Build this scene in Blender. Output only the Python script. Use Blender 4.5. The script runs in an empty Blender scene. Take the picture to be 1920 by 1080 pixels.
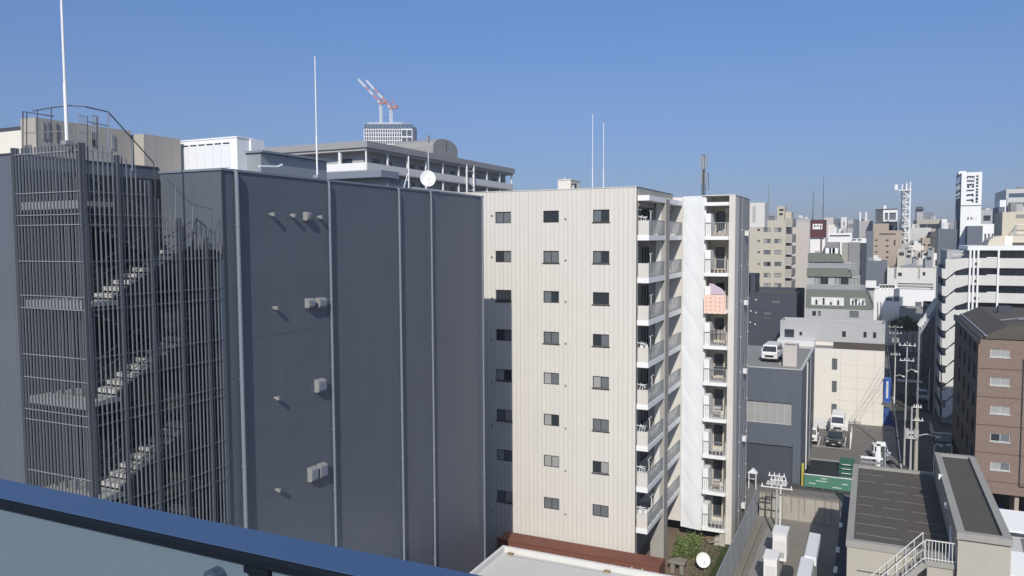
import bpy, math, random
from mathutils import Vector, Matrix
R = math.radians
random.seed(7)
S = bpy.context.scene
C = S.collection
# ------------------------------------------------------------------ camera
F_PX = 1450.0; EYE = 24.0
YAW = R(25.1); PITCH = math.atan(90/1450.0); ROLL = 0.005
f0 = Vector((-math.sin(YAW)*math.cos(PITCH), math.cos(YAW)*math.cos(PITCH), -math.sin(PITCH)))
r0 = Vector((math.cos(YAW), math.sin(YAW), 0)); u0_ = r0.cross(f0)
UP = (u0_*math.cos(ROLL) + r0*math.sin(ROLL)); RT = (r0*math.cos(ROLL) - u0_*math.sin(ROLL)); FW = f0
cd = bpy.data.cameras.new('camera'); cam = bpy.data.objects.new('camera', cd); C.objects.link(cam)
cd.sensor_width = 36; cd.lens = 36*F_PX/1920; cd.clip_start = 0.05; cd.clip_end = 6000
M = Matrix((RT, UP, -FW)).transposed().to_4x4(); M.translation = Vector((0, 0, EYE)); cam.matrix_world = M
S.camera = cam
# ------------------------------------------------------------------ world, sun, exposure
SUN = Vector((0.29, -1.0, 0.70)).normalized()
w = bpy.data.worlds.new("World"); S.world = w; w.use_nodes = True
nt = w.node_tree; sky = nt.nodes.new('ShaderNodeTexSky'); sky.sky_type = 'NISHITA'; sky.sun_disc = False
sky.sun_elevation = math.asin(SUN.z); sky.sun_rotation = math.atan2(SUN.x, SUN.y)
sky.air_density = 1.0; sky.dust_density = 0.6; sky.ozone_density = 2.2; sky.altitude = 50
tc = nt.nodes.new('ShaderNodeTexCoord'); sp_ = nt.nodes.new('ShaderNodeSeparateXYZ'); nt.links.new(tc.outputs['Generated'], sp_.inputs[0])
rp = nt.nodes.new('ShaderNodeValToRGB'); nt.links.new(sp_.outputs[2], rp.inputs[0]); cr = rp.color_ramp
for i_, (ps, cl) in enumerate(((0.0, (.37,.41,.66)), (.03, (.37,.42,.67)), (.10, (.40,.485,.73)), (.16, (.42,.55,.81)), (.28, (.445,.655,.965)), (.6, (1.25,1.22,1.22)))):
    el_ = cr.elements[i_] if i_ < 2 else cr.elements.new(ps)
    el_.position = ps; el_.color = (*cl, 1)
mx = nt.nodes.new('ShaderNodeVectorMath'); mx.operation = 'MULTIPLY'; nt.links.new(sky.outputs[0], mx.inputs[0]); nt.links.new(rp.outputs[0], mx.inputs[1])
nt.links.new(mx.outputs[0], nt.nodes['Background'].inputs[0]); nt.nodes['Background'].inputs[1].default_value = 0.115
ld = bpy.data.lights.new('sun', 'SUN'); ld.energy = 3.95; ld.angle = R(0.53); ld.color = (1, 0.95, 0.87)
lo = bpy.data.objects.new('sun', ld); C.objects.link(lo); lo.rotation_euler = SUN.to_track_quat('Z', 'Y').to_euler()
S.view_settings.view_transform = 'Standard'; S.view_settings.look = 'None'
S.view_settings.exposure = 0.0; S.view_settings.gamma = 1.0
S.cycles.max_bounces = 6; S.cycles.diffuse_bounces = 3; S.cycles.glossy_bounces = 3; S.cycles.transparent_max_bounces = 12

# ------------------------------------------------------------------ measuring: a photo point on a known world plane
def ray(px, py): return FW + RT*((px-960)/F_PX) - UP*((py-540)/F_PX)
def onY(px, py, Y): d = ray(px, py); return Vector((0, 0, EYE)) + d*(Y/d.y)
def onX(px, py, X): d = ray(px, py); return Vector((0, 0, EYE)) + d*(X/d.x)
def onZ(px, py, Z): d = ray(px, py); return Vector((0, 0, EYE)) + d*((Z-EYE)/d.z)
def XY(px, Y, py=500): return onY(px, py, Y).x
def ZY(px, py, Y): return onY(px, py, Y).z
def YX(px, X, py=500): return onX(px, py, X).y

# ------------------------------------------------------------------ materials
MATS = {}
def mat(name, col, rough=0.85, metal=0.0, var=0.10, scale=0.6, streak=0.0, bump=0.0, bscale=8, spec=0.3,
        ribs=None, alpha=None, brick=None, emit=None, coat=0.0):
    if name in MATS: return MATS[name]
    m = bpy.data.materials.new(name); m.use_nodes = True; t = m.node_tree; N = t.nodes; L = t.links
    b = N['Principled BSDF']; b.inputs['Roughness'].default_value = rough; b.inputs['Metallic'].default_value = metal
    b.inputs['Specular IOR Level'].default_value = spec
    if coat: b.inputs['Coat Weight'].default_value = coat
    g = N.new('ShaderNodeNewGeometry')
    col = tuple(col)+(1,) if len(col) == 3 else col
    last = None
    def math_(op, a, bb=None):
        n = N.new('ShaderNodeMath'); n.operation = op
        for i, v in enumerate((a, bb)):
            if v is None: continue
            if isinstance(v, (int, float)): n.inputs[i].default_value = v
            else: L.new(v, n.inputs[i])
        return n.outputs[0]
    n1 = N.new('ShaderNodeTexNoise'); n1.inputs['Scale'].default_value = scale; n1.inputs['Detail'].default_value = 5
    n1.inputs['Roughness'].default_value = 0.65
    L.new(g.outputs['Position'], n1.inputs['Vector'])
    fac = math_('MULTIPLY', math_('SUBTRACT', n1.outputs[0], 0.5), 2*var)
    if streak:
        mp = N.new('ShaderNodeMapping'); mp.inputs['Scale'].default_value = (2.2, 2.2, 0.12)
        L.new(g.outputs['Position'], mp.inputs[0])
        n2 = N.new('ShaderNodeTexNoise'); n2.inputs['Scale'].default_value = 1.6; n2.inputs['Detail'].default_value = 6
        n2.inputs['Roughness'].default_value = 0.7
        L.new(mp.outputs[0], n2.inputs['Vector'])
        fac = math_('ADD', fac, math_('MULTIPLY', math_('SUBTRACT', n2.outputs[0], 0.5), 2*streak))
    val = math_('ADD', fac, 1.0)
    base = N.new('ShaderNodeVectorMath'); base.operation = 'SCALE'; base.inputs[0].default_value = col[:3]
    L.new(val, base.inputs['Scale']); out = base.outputs[0]
    hgt = None
    if ribs:                       # vertical or horizontal joints: (axis, spacing, joint width, joint darkening)
        ax, sp, jw, dk = ribs
        sx = N.new('ShaderNodeSeparateXYZ'); L.new(g.outputs['Position'], sx.inputs[0])
        if ax == 'H': co = math_('ADD', sx.outputs[0], sx.outputs[1])
        else: co = sx.outputs[ax]
        fr = math_('FRACT', math_('DIVIDE', co, sp))
        j = math_('LESS_THAN', fr, jw)
        cell = math_('FLOOR', math_('DIVIDE', co, sp))
        wn = N.new('ShaderNodeTexWhiteNoise'); wn.noise_dimensions = '1D'; L.new(cell, wn.inputs['W'])
        dkv = math_('MULTIPLY', j, math_('ADD', math_('MULTIPLY', wn.outputs[0], dk), dk*0.5))
        pv = math_('MULTIPLY', math_('SUBTRACT', wn.outputs[0], 0.5), 0.035)
        sc = N.new('ShaderNodeVectorMath'); sc.operation = 'SCALE'; L.new(out, sc.inputs[0])
        L.new(math_('ADD', math_('SUBTRACT', 1.0, dkv), pv), sc.inputs['Scale']); out = sc.outputs[0]
        hgt = math_('SUBTRACT', 1.0, j)
    if brick:
        bw, bh, mk = brick
        sx = N.new('ShaderNodeSeparateXYZ'); L.new(g.outputs['Position'], sx.inputs[0])
        cb = N.new('ShaderNodeCombineXYZ'); L.new(math_('ADD', sx.outputs[0], sx.outputs[1]), cb.inputs[0]); L.new(sx.outputs[2], cb.inputs[1])
        bt = N.new('ShaderNodeTexBrick'); L.new(cb.outputs[0], bt.inputs[0])
        bt.inputs['Scale'].default_value = 1; bt.inputs['Brick Width'].default_value = bw; bt.inputs['Row Height'].default_value = bh
        bt.inputs['Mortar Size'].default_value = mk
        bt.inputs['Color1'].default_value = (1, 1, 1, 1); bt.inputs['Color2'].default_value = (.86, .86, .86, 1); bt.inputs['Mortar'].default_value = (.72, .72, .72, 1)
        mu = N.new('ShaderNodeVectorMath'); mu.operation = 'MULTIPLY'; L.new(out, mu.inputs[0]); L.new(bt.outputs[0], mu.inputs[1]); out = mu.outputs[0]
    L.new(out, b.inputs['Base Color'])
    rr = math_('ADD', math_('MULTIPLY', math_('SUBTRACT', n1.outputs[0], 0.5), 0.15), rough); L.new(rr, b.inputs['Roughness'])
    if bump or hgt is not None:
        bp = N.new('ShaderNodeBump')
        if hgt is not None: bp.inputs['Strength'].default_value = 0.6; bp.inputs['Distance'].default_value = 0.02; L.new(hgt, bp.inputs['Height'])
        else:
            nb = N.new('ShaderNodeTexNoise'); nb.inputs['Scale'].default_value = bscale; nb.inputs['Detail'].default_value = 4
            L.new(g.outputs['Position'], nb.inputs['Vector'])
            bp.inputs['Strength'].default_value = bump; bp.inputs['Distance'].default_value = 0.05; L.new(nb.outputs[0], bp.inputs['Height'])
        L.new(bp.outputs[0], b.inputs['Normal'])
    if alpha is not None: b.inputs['Alpha'].default_value = alpha
    if emit: b.inputs['Emission Color'].default_value = tuple(emit)+(1,); b.inputs['Emission Strength'].default_value = 1
    MATS[name] = m; return m
mat('charcoal', (.110, .126, .152), .38, var=.09, streak=.10, spec=.5, ribs=('H', 0.91, .016, .20))
mat('charcoal_plain', (.108, .130, .165), .5, var=.06, spec=.4)
mat('pipe', (.20, .225, .27), .45, var=.05, spec=.5)
mat('slate_trim', (.06, .066, .078), .5)
mat('cream_ribs', (.645, .615, .562), .75, var=.04, streak=.065, ribs=(0, .335, .085, .26))
mat('cream', (.62, .59, .54), .8, var=.05, streak=.05)
mat('cream_side_shade', (.33, .335, .345), .8, var=.06, streak=.06)  # cream greyed down to carry the grazing light on the wing's side
mat('white', (.80, .80, .79), .6, var=.04, streak=.03)
mat('white_dirty', (.68, .67, .65), .8, var=.08, streak=.10)
mat('offwhite', (.62, .61, .57), .85, var=.07, streak=.08)
mat('warm_white', (.72, .68, .60), .85, var=.05, streak=.05)
mat('lightgrey', (.42, .42, .42), .85, var=.08, streak=.08)
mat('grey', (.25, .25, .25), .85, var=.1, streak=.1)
mat('midgrey', (.335, .32, .29), .85, var=.1, streak=.1)
mat('darkgrey', (.10, .10, .105), .8, var=.12, streak=.08)
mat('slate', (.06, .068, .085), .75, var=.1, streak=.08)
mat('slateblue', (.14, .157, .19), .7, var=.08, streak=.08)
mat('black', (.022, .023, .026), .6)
mat('beige', (.50, .46, .38), .85, var=.06, streak=.08)
mat('beige_grey', (.40, .375, .33), .85, var=.06, streak=.09, ribs=('H', .9, .02, .12))
mat('pinkgrey', (.52, .48, .45), .85, var=.05, streak=.06)
mat('tan', (.40, .33, .27), .85, var=.06, streak=.06)
mat('brown', (.25, .185, .148), .8, var=.06, streak=.05, brick=(.3, .1, .006))
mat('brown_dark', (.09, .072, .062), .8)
mat('maroon', (.10, .035, .035), .6)
mat('green_band', (.17, .185, .155), .85, var=.07, streak=.06)
mat('brick_red', (.21, .085, .06), .9, var=.16, scale=2.5, brick=(.42, .14, .012))
mat('roof_white', (.60, .585, .55), .8, var=.05, scale=.9, bump=.05, bscale=3)
mat('roof_dark', (.105, .092, .078), .9, var=.18, scale=.8, bump=.2)
mat('roof_olive', (.095, .09, .075), .9, var=.12, scale=.7, bump=.2, bscale=14)
mat('roof_grey', (.27, .265, .25), .9, var=.18, scale=.5, bump=.15)
mat('concrete', (.37, .34, .29), .9, var=.16, streak=.22, scale=.9, bump=.2)
mat('concrete_warm', (.43, .40, .34), .9, var=.06, streak=.08, bump=.05)
mat('concrete_dark', (.24, .22, .185), .9, var=.2, streak=.15, scale=.8)
mat('asphalt', (.082, .079, .074), .9, var=.22, scale=.25, bump=.3, bscale=20)
mat('asphalt_light', (.19, .175, .155), .9, var=.16, scale=.35, bump=.3, bscale=18)
mat('paving', (.22, .215, .20), .9, var=.15, scale=.7, bump=.2, brick=(1.2, .6, .02))
mat('dirt', (.20, .15, .105), .95, var=.25, scale=2, bump=.5)
mat('glass_dark', (.035, .042, .05), .12, var=.1, spec=.6)
mat('glass_mid', (.15, .165, .18), .15, var=.15, spec=.6)
mat('curtain', (.34, .34, .33), .35, var=.15, spec=.5)
mat('frame_dark', (.045, .043, .042), .5)
mat('frame_light', (.55, .55, .53), .5)
mat('glass_blue', (.06, .10, .16), .1, var=.1, spec=.7)
mat('glass_pale', (.34, .37, .38), .2, var=.05, spec=.5, alpha=.55)
mat('frosted', (.122, .167, .203), .4, var=.03, spec=.5, scale=.3)
mat('rail_sky_blue', (.045, .088, .185), .35, var=.04, spec=.5, scale=1.5)  # blue stands for the sky reflected in the rail's top
mat('rail_side', (.006, .010, .016), .5, spec=.2)  # dark navy, deepened for the shade on the rail's near side
mat('recess_wall', (.27, .275, .30), .85, var=.06)  # darkened to carry the shade inside the balconies
mat('roof_band', (.31, .31, .315), .8, var=.06, streak=.06)
mat('vault_grey', (.30, .295, .285), .8, var=.05)
mat('clamp_metal', (.07, .115, .165), .3, metal=.4)
mat('green_pale', (.075, .20, .14), .7, var=.15)
mat('orange_mark', (.75, .34, .26), .9)
mat('steel', (.45, .46, .47), .4, metal=.7)
mat('steel_dark', (.10, .105, .11), .5, metal=.3)
mat('galv', (.30, .32, .34), .5, metal=.25, var=.08, streak=.1)
mat('louver_dark', (.085, .095, .112), .5)
mat('louver', (.21, .225, .25), .45, metal=.2, spec=.5)
mat('stair_pale', (.44, .43, .40), .8)
mat('stair_dark', (.028, .031, .037), .8, var=.1)  # near black, shade inside the stair tower put into the colour
mat('blue_sign', (.03, .10, .42), .5)
mat('blue_tarp', (.03, .07, .22), .7, bump=.8, bscale=3)
mat('green_sheet', (.045, .135, .092), .7, var=.1, ribs=('H', 1.8, .03, .3))
mat('yellow', (.45, .40, .06), .6)
mat('red_crane', (.60, .22, .18), .6)
mat('car_white', (.75, .75, .75), .25, coat=.6, var=.01)
mat('car_black', (.03, .032, .035), .2, coat=.8, var=.01)
mat('car_silver', (.32, .33, .34), .25, metal=.5, coat=.6, var=.01)
mat('tyre', (.02, .02, .02), .8)
mat('lamp_red', (.35, .02, .02), .3); mat('lamp_clear', (.6, .6, .58), .15)
mat('orange_cloth', (.80, .60, .50), .9, var=.08); mat('lilac_cloth', (.55, .45, .52), .9)
mat('cloth_dark', (.05, .05, .055), .9); mat('cloth_white', (.75, .75, .73), .9)
mat('tarp_white', (.70, .71, .72), .7, var=.02)
mat('wood', (.30, .22, .14), .9, var=.25, scale=3)
mat('leaf', (.075, .13, .03), .8, var=.35, scale=4); mat('leaf_dark', (.035, .06, .025), .85, var=.4, scale=3)
mat('leaf_light', (.20, .25, .09), .8, var=.35, scale=4); mat('moss', (.050, .062, .026), .95, var=.4, scale=2.5, bump=.6)
mat('trunk', (.10, .075, .05), .9)
mat('paint_white', (.70, .70, .68), .8, var=.15, scale=3)
mat('navy', (.012, .016, .05), .6)
mat('beige_house', (.55, .50, .40), .85, var=.06, streak=.08)

# ------------------------------------------------------------------ mesh building
class MB:
    def __init__(s): s.v = []; s.f = []; s.mi = []; s.ms = []
    def _m(s, m):
        if m not in s.ms: s.ms.append(m)
        return s.ms.index(m)
    def add(s, vs, fs, m):
        b = len(s.v); s.v += [tuple(v) for v in vs]; k = s._m(m)
        for f in fs: s.f.append(tuple(b+i for i in f)); s.mi.append(k)
    def box(s, x0, x1, y0, y1, z0, z1, m, skip=''):
        if x0 > x1: x0, x1 = x1, x0
        if y0 > y1: y0, y1 = y1, y0
        if z0 > z1: z0, z1 = z1, z0
        vs = [(x0,y0,z0),(x1,y0,z0),(x1,y1,z0),(x0,y1,z0),(x0,y0,z1),(x1,y0,z1),(x1,y1,z1),(x0,y1,z1)]
        fs = {'b':(0,3,2,1),'t':(4,5,6,7),'f':(0,1,5,4),'r':(1,2,6,5),'k':(2,3,7,6),'l':(3,0,4,7)}
        s.add(vs, [q for k, q in fs.items() if k not in skip], m)
    def quad(s, a, b, c, d, m): s.add([a, b, c, d], [(0,1,2,3)], m)
    def bar(s, a, b, wd, m, hg=None):                     # rectangular bar between two points
        a = Vector(a); b = Vector(b); d = (b-a).normalized(); hg = hg or wd
        up = Vector((0,0,1)) if abs(d.z) < .95 else Vector((0,1,0))
        sd = d.cross(up).normalized()*wd/2; tp = sd.cross(d).normalized()*hg/2
        vs = [p+q for p in (a, b) for q in (-sd-tp, sd-tp, sd+tp, -sd+tp)]
        s.add(vs, [(0,1,2,3),(7,6,5,4),(0,4,5,1),(1,5,6,2),(2,6,7,3),(3,7,4,0)], m)
    def tube(s, pts, r, m, n=8, r1=None):
        pts = [Vector(p) for p in pts]; rings = []; N_ = len(pts)
        for i, p in enumerate(pts):
            d = (pts[min(i+1, N_-1)]-pts[max(i-1, 0)]).normalized()
            up = Vector((0,0,1)) if abs(d.z) < .9 else Vector((0,1,0))
            a = d.cross(up).normalized(); b = a.cross(d)
            rr = r if r1 is None else r+(r1-r)*i/(N_-1)
            rings.append([p+(a*math.cos(t)+b*math.sin(t))*rr for t in [2*math.pi*k/n for k in range(n)]])
        vs = [v for rg in rings for v in rg]; fs = []
        for i in range(N_-1):
            for k in range(n): fs.append((i*n+k, i*n+(k+1)%n, (i+1)*n+(k+1)%n, (i+1)*n+k))
        fs.append(tuple(range(n))[::-1]); fs.append(tuple((N_-1)*n+k for k in range(n)))
        s.add(vs, fs, m)
    def prismY(s, poly, y0, y1, m):                      # polygon in (x,z), extruded along y
        n = len(poly); vs = [(x, y0, z) for x, z in poly]+[(x, y1, z) for x, z in poly]
        s.add(vs, [tuple(range(n)), tuple(range(2*n-1, n-1, -1))]+[(i, i+n, (i+1) % n+n, (i+1) % n) for i in range(n)], m)
    def prismX(s, poly, x0, x1, m):
        n = len(poly); vs = [(x0, y, z) for y, z in poly]+[(x1, y, z) for y, z in poly]
        s.add(vs, [tuple(range(n)), tuple(range(2*n-1, n-1, -1))]+[(i, i+n, (i+1) % n+n, (i+1) % n) for i in range(n)], m)
    def prismZ(s, poly, z0, z1, m):
        n = len(poly); vs = [(x, y, z0) for x, y in poly]+[(x, y, z1) for x, y in poly]
        s.add(vs, [tuple(range(n)), tuple(range(2*n-1, n-1, -1))]+[(i, i+n, (i+1) % n+n, (i+1) % n) for i in range(n)], m)
    def build(s, name, parent=None, off=None, smooth=False):
        me = bpy.data.meshes.new(name); o = bpy.data.objects.new(name, me); C.objects.link(o)
        vs = s.v
        if parent is not None:
            bx = Vector(ROOTLOC[parent.name]); vs = [tuple(Vector(v)-bx) for v in s.v]; o.parent = parent; ROOTLOC[o.name] = bx
        elif off is not None:
            bx = Vector(off); vs = [tuple(Vector(v)-bx) for v in s.v]; o.location = bx; ROOTLOC[o.name] = bx
        else: ROOTLOC[o.name] = Vector((0,0,0))
        me.from_pydata(vs, [], s.f)
        for m in s.ms: me.materials.append(MATS[m])
        me.polygons.foreach_set('material_index', s.mi)
        if smooth: me.polygons.foreach_set('use_smooth', [True]*len(me.polygons))
        me.update(); me.validate()
        import bmesh
        bm = bmesh.new(); bm.from_mesh(me); bmesh.ops.recalc_face_normals(bm, faces=bm.faces); bm.to_mesh(me); bm.free()
        return o
ROOTLOC = {}
def tag(o, label=None, cat=None, group=None, kind=None):
    for k, v in (('label', label), ('category', cat), ('group', group), ('kind', kind)):
        if v: o[k] = v
    return o
def thing(name, label, cat, loc=(0,0,0), group=None):
    o = bpy.data.objects.new(name, None); C.objects.link(o); o.location = loc; o.empty_display_size = .3
    ROOTLOC[o.name] = Vector(loc); return tag(o, label, cat, group)
def single(mb, name, label, cat, off=(0,0,0), group=None, smooth=False):
    return tag(mb.build(name, off=off, smooth=smooth), label, cat, group)
def copy_tree(src, loc=None, label=None, parent=None, rz=None):
    c = src.copy(); C.objects.link(c)
    if parent is not None: c.parent = parent
    if loc is not None: c.location = loc
    if rz is not None: c.rotation_euler.z = rz
    if label: c['label'] = label
    for ch in list(src.children): copy_tree(ch, parent=c)
    return c

# facade with real openings. side: 'f' -> plane y=p facing -Y, u=x ; 'r' -> plane x=p facing +X, u=y ; 'l' -> plane x=p facing -X, u=y
def uv3(side, p, u, z, d=0.0):
    if side == 'f': return (u, p+d, z)
    if side == 'r': return (p-d, u, z)
    return (p+d, u, z)
def facade(mb, side, p, u0, u1, z0, z1, holes, m, depth=.15, m_rev=None):
    hs = [h for h in holes if h[0] > u0 and h[1] < u1 and h[2] > z0 and h[3] < z1]
    us = sorted({u0, u1, *[h[0] for h in hs], *[h[1] for h in hs]}); zs = sorted({z0, z1, *[h[2] for h in hs], *[h[3] for h in hs]})
    for i in range(len(us)-1):
        for j in range(len(zs)-1):
            cu, cz = (us[i]+us[i+1])/2, (zs[j]+zs[j+1])/2
            if any(h[0] < cu < h[1] and h[2] < cz < h[3] for h in hs): continue
            mb.quad(uv3(side,p,us[i],zs[j]), uv3(side,p,us[i+1],zs[j]), uv3(side,p,us[i+1],zs[j+1]), uv3(side,p,us[i],zs[j+1]), m)
    mr = m_rev or m
    for a, b, c, d in [h[:4] for h in hs]:
        cs = [(a,c),(b,c),(b,d),(a,d)]
        for k in range(4):
            q, r_ = cs[k], cs[(k+1) % 4]
            mb.quad(uv3(side,p,*q), uv3(side,p,*r_), uv3(side,p,*r_,depth), uv3(side,p,*q,depth), mr)
def ubox(mb, side, p, u0, u1, z0, z1, d0, d1, m):
    a = uv3(side,p,u0,z0,d0); b = uv3(side,p,u1,z1,d1); mb.box(a[0],b[0],a[1],b[1],a[2],b[2],m)
def window(parent, side, p, h, fr='frame_dark', fw=.05, rec=.15, glass=None, sill=None, mull=1, simple=False):
    a, b, c, d = h[:4]
    mb = MB(); d0, d1 = rec-.075, rec-.002
    ubox(mb,side,p,a,b,c,c+fw,d0,d1,fr); ubox(mb,side,p,a,b,d-fw,d,d0,d1,fr)
    ubox(mb,side,p,a,a+fw,c+fw,d-fw,d0,d1,fr); ubox(mb,side,p,b-fw,b,c+fw,d-fw,d0,d1,fr)
    for k in range(mull):
        u = a+(b-a)*(k+1)/(mull+1); ubox(mb,side,p,u-fw*.5,u+fw*.5,c+fw,d-fw,d0+.006,d1,fr)
    if sill: ubox(mb,side,p,a-.06,b+.06,c-.07,c-.004,-.06,rec-.01,sill)
    w_ = mb if simple else None
    o = None if simple else mb.build('window', parent)
    gb = mb if simple else MB()
    n = mull+1
    for k in range(n):
        ua, ub = a+(b-a)*k/n, a+(b-a)*(k+1)/n
        g = glass or random.choices(['glass_dark','glass_mid','curtain'], [2, 5, 4])[0]
        ubox(gb,side,p,ua+.004,ub-.004,c+.006,d-.006,rec-.03+k*.004,rec+.02+k*.004,g)
    if simple: return mb.build('window', parent)
    gb.build('pane', o); return o

def block(name, label, x0, x1, y0, y1, z1, m, z0=0.0, cat='building', roof='roof_grey', holes_f=(), holes_r=(), holes_l=(),
          m_r=None, m_l=None, parapet=.45, group=None, sim=True, fr='frame_dark', rec=.15, mull=1, glass=None, cap=None, sill=None):
    t = thing(name, label, cat, ((x0+x1)/2, (y0+y1)/2, z0), group)
    mb = MB(); m_r = m_r or m; m_l = m_l or m
    facade(mb,'f',y0,x0,x1,z0,z1,holes_f,m,rec); facade(mb,'r',x1,y0,y1,z0,z1,holes_r,m_r,rec); facade(mb,'l',x0,y0,y1,z0,z1,holes_l,m_l,rec)
    mb.quad((x0,y1,z0),(x1,y1,z0),(x1,y1,z1),(x0,y1,z1),m)
    pw = .18
    zr = z1-parapet
    # parapet: ring top + inner faces
    X0,X1,Y0,Y1 = x0+pw,x1-pw,y0+pw,y1-pw
    for a,b,c,d in (((x0,y0),(x1,y0),(X1,Y0),(X0,Y0)),((x1,y0),(x1,y1),(X1,Y1),(X1,Y0)),((x1,y1),(x0,y1),(X0,Y1),(X1,Y1)),((x0,y1),(x0,y0),(X0,Y0),(X0,Y1))):
        mb.quad((*a,z1),(*b,z1),(*c,z1),(*d,z1),cap or m)
    for a,b in (((X0,Y0),(X1,Y0)),((X1,Y0),(X1,Y1)),((X1,Y1),(X0,Y1)),((X0,Y1),(X0,Y0))): mb.quad((*a,zr),(*b,zr),(*b,z1),(*a,z1),m)
    mb.build('wall', t)
    rb = MB(); rb.quad((X0,Y0,zr),(X1,Y0,zr),(X1,Y1,zr),(X0,Y1,zr),roof); rb.build('roof', t)
    for side, p, hs in (('f',y0,holes_f),('r',x1,holes_r),('l',x0,holes_l)):
        for h in hs: window(t, side, p, h, fr=fr, rec=rec, simple=sim, mull=mull, glass=glass, sill=sill)
    return t
def pblock(name, label, px0, px1, pyt, Y, D, m, **k):           # block whose -Y face is seen between two columns at depth Y
    x0, x1 = XY(px0, Y), XY(px1, Y); z1 = ZY((px0+px1)/2, pyt, Y)
    def hl(key, f):
        if key in k: k[key] = [f(h) for h in k[key]]
    hl('holes_f', lambda h: (XY(h[0],Y,h[2]), XY(h[1],Y,h[2]), ZY(h[0],h[3],Y), ZY(h[0],h[2],Y)))
    return block(name, label, x0, x1, Y, Y+D, z1, m, **k)
def grid(pxs, w_, pys, h_): return [(x, x+w_, y, y+h_) for y in pys for x in pxs]
# ================================================================== SETTING: ground, streets, yard
def sheet(name, poly, z, m, label=None, cat=None, kind='structure'):
    mb = MB(); mb.add([(x, y, z) for x, y in poly], [tuple(range(len(poly)))], m)
    return tag(mb.build(name), label, cat, kind=kind)
def rect(x0, x1, y0, y1): return [(x0,y0),(x1,y0),(x1,y1),(x0,y1)]
sheet('ground', rect(-2500, 2500, -600, 5000), 0, 'asphalt_light')
SX0, SX1 = onZ(1672, 800, 0).x, onZ(1800, 800, 0).x          # the street running away
YB12 = onZ(1500, 908, 0).y                                    # front of the building with parked roof
YCW = onZ(1640, 798, 0).y                                     # front of the cream warehouse
sheet('road', rect(SX0+.3, SX1-.4, 20, 900), .004, 'asphalt')
sheet('side_road', rect(-40, SX0+.3, onZ(1560, 925, 0).y, onZ(1560, 868, 0).y), .004, 'asphalt')
YCR0, YCR1 = onZ(1700, 862, 0).y, onZ(1740, 775, 0).y
sheet('crossing_paving', rect(SX0-9, SX1+16, onZ(1740,792,0).y, YCR1), .008, 'paving')
kb = MB(); kb.box(SX0-.9, SX0+.1, YCW-2, YCW+200, 0, .13, 'paving'); kb.box(SX1-.3, SX1+.8, 45, 88, 0, .13, 'paving'); kb.box(SX1-.3, SX1+.8, 100, 300, 0, .13, 'paving')
tag(kb.build('pavement'), kind='structure')
lm = MB()
for k in range(12):
    y = 70+k*11; lm.box(SX0+.5, SX0+.62, y, y+10, .004, .010, 'paint_white'); lm.box(SX1-.75, SX1-.63, y, y+10, .004, .010, 'paint_white')
# STOP-like painted marks on the side road near the alley
for (a, b, c, d) in ((1436, 1477, 905, 908), (1443, 1447, 893, 905), (1468, 1478, 897, 899), (1404, 1416, 896, 898), (1404, 1406, 898, 905), (1412, 1415, 898, 905), (1436, 1438, 887, 897)):
    p = onZ(a, d, 0); q = onZ(b, c, 0); lm.box(p.x, q.x, min(p.y,q.y), max(p.y,q.y), .008, .014, 'paint_white')
tag(lm.build('road_marking'), kind='structure')
Yl0, Yl1 = onZ(1560, 868, 0).y, YCW-1.5
sheet('parking_lot', rect(onZ(1517, 845, 0).x, SX0-1.0, Yl0, Yl1), .010, 'asphalt_light')
pl = MB()
for px in (1533, 1545, 1583, 1594):
    x = onZ(px, 838, 0).x; y = onZ(px, 836, 0).y; pl.box(x-.06, x+.06, y, y+4.6, .012, .018, 'paint_white')
x = onZ(1594, 843, 0).x; pl.box(onZ(1520,840,0).x, x, onZ(1594,843,0).y-.06, onZ(1594,843,0).y+.06, .012, .017, 'paint_white')
tag(pl.build('parking_marking'), kind='structure')

# ================================================================== FOREGROUND: balcony rail of the camera's building
ZR = EYE-.46
yf = onZ(280, 957, ZR).y; yn = onZ(280, 998, ZR).y; zb = ZY(280, 1018, yn)
t = thing('balcony_railing', 'dark metal handrail with sky-tinted top and frosted glass panels running across the bottom of the view', 'railing', (0, yn, 22.4))
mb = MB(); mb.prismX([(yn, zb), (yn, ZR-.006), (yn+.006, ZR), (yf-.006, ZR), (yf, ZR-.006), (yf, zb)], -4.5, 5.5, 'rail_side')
mb.build('handrail', t)
mb = MB(); mb.box(-4.5, 5.5, yn+.002, yf-.002, ZR+.001, ZR+.004, 'rail_sky_blue'); mb.build('sky_tint_plate', t)  # thin plate carrying the reflected sky colour
ym = (yn+yf)/2; xp = onY(465, 1062, yn).x
for xa, xb in ((-4.4, xp-.012), (xp+.035, xp+1.4), (xp+1.45, 5.4)):
    mb = MB(); mb.box(xa, xb, yn+.012, yn+.022, ZR-1.05, zb-.004, 'frosted'); mb.build('glass_panel', t)
for k in (-2, -1, 0, 1, 2):
    xx = xp+k*1.42; mb = MB(); mb.box(xx-.002, xx+.022, yn+.004, yf-.01, ZR-1.2, zb-.002, 'rail_side'); mb.box(xx-.012, xx+.034, yn+.003, yn+.03, zb-.014, zb-.003, 'rail_side'); mb.build('post', t)
mb = MB(); cc = onY(406, 1083, yn+.006)
mb.tube([(cc.x, yn+.011, cc.z), (cc.x, yn-.006, cc.z)], .016, 'clamp_metal', 20); mb.tube([(cc.x, yn-.006, cc.z), (cc.x, yn-.010, cc.z)], .009, 'frosted', 16); mb.build('glass_clamp', t)

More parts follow.
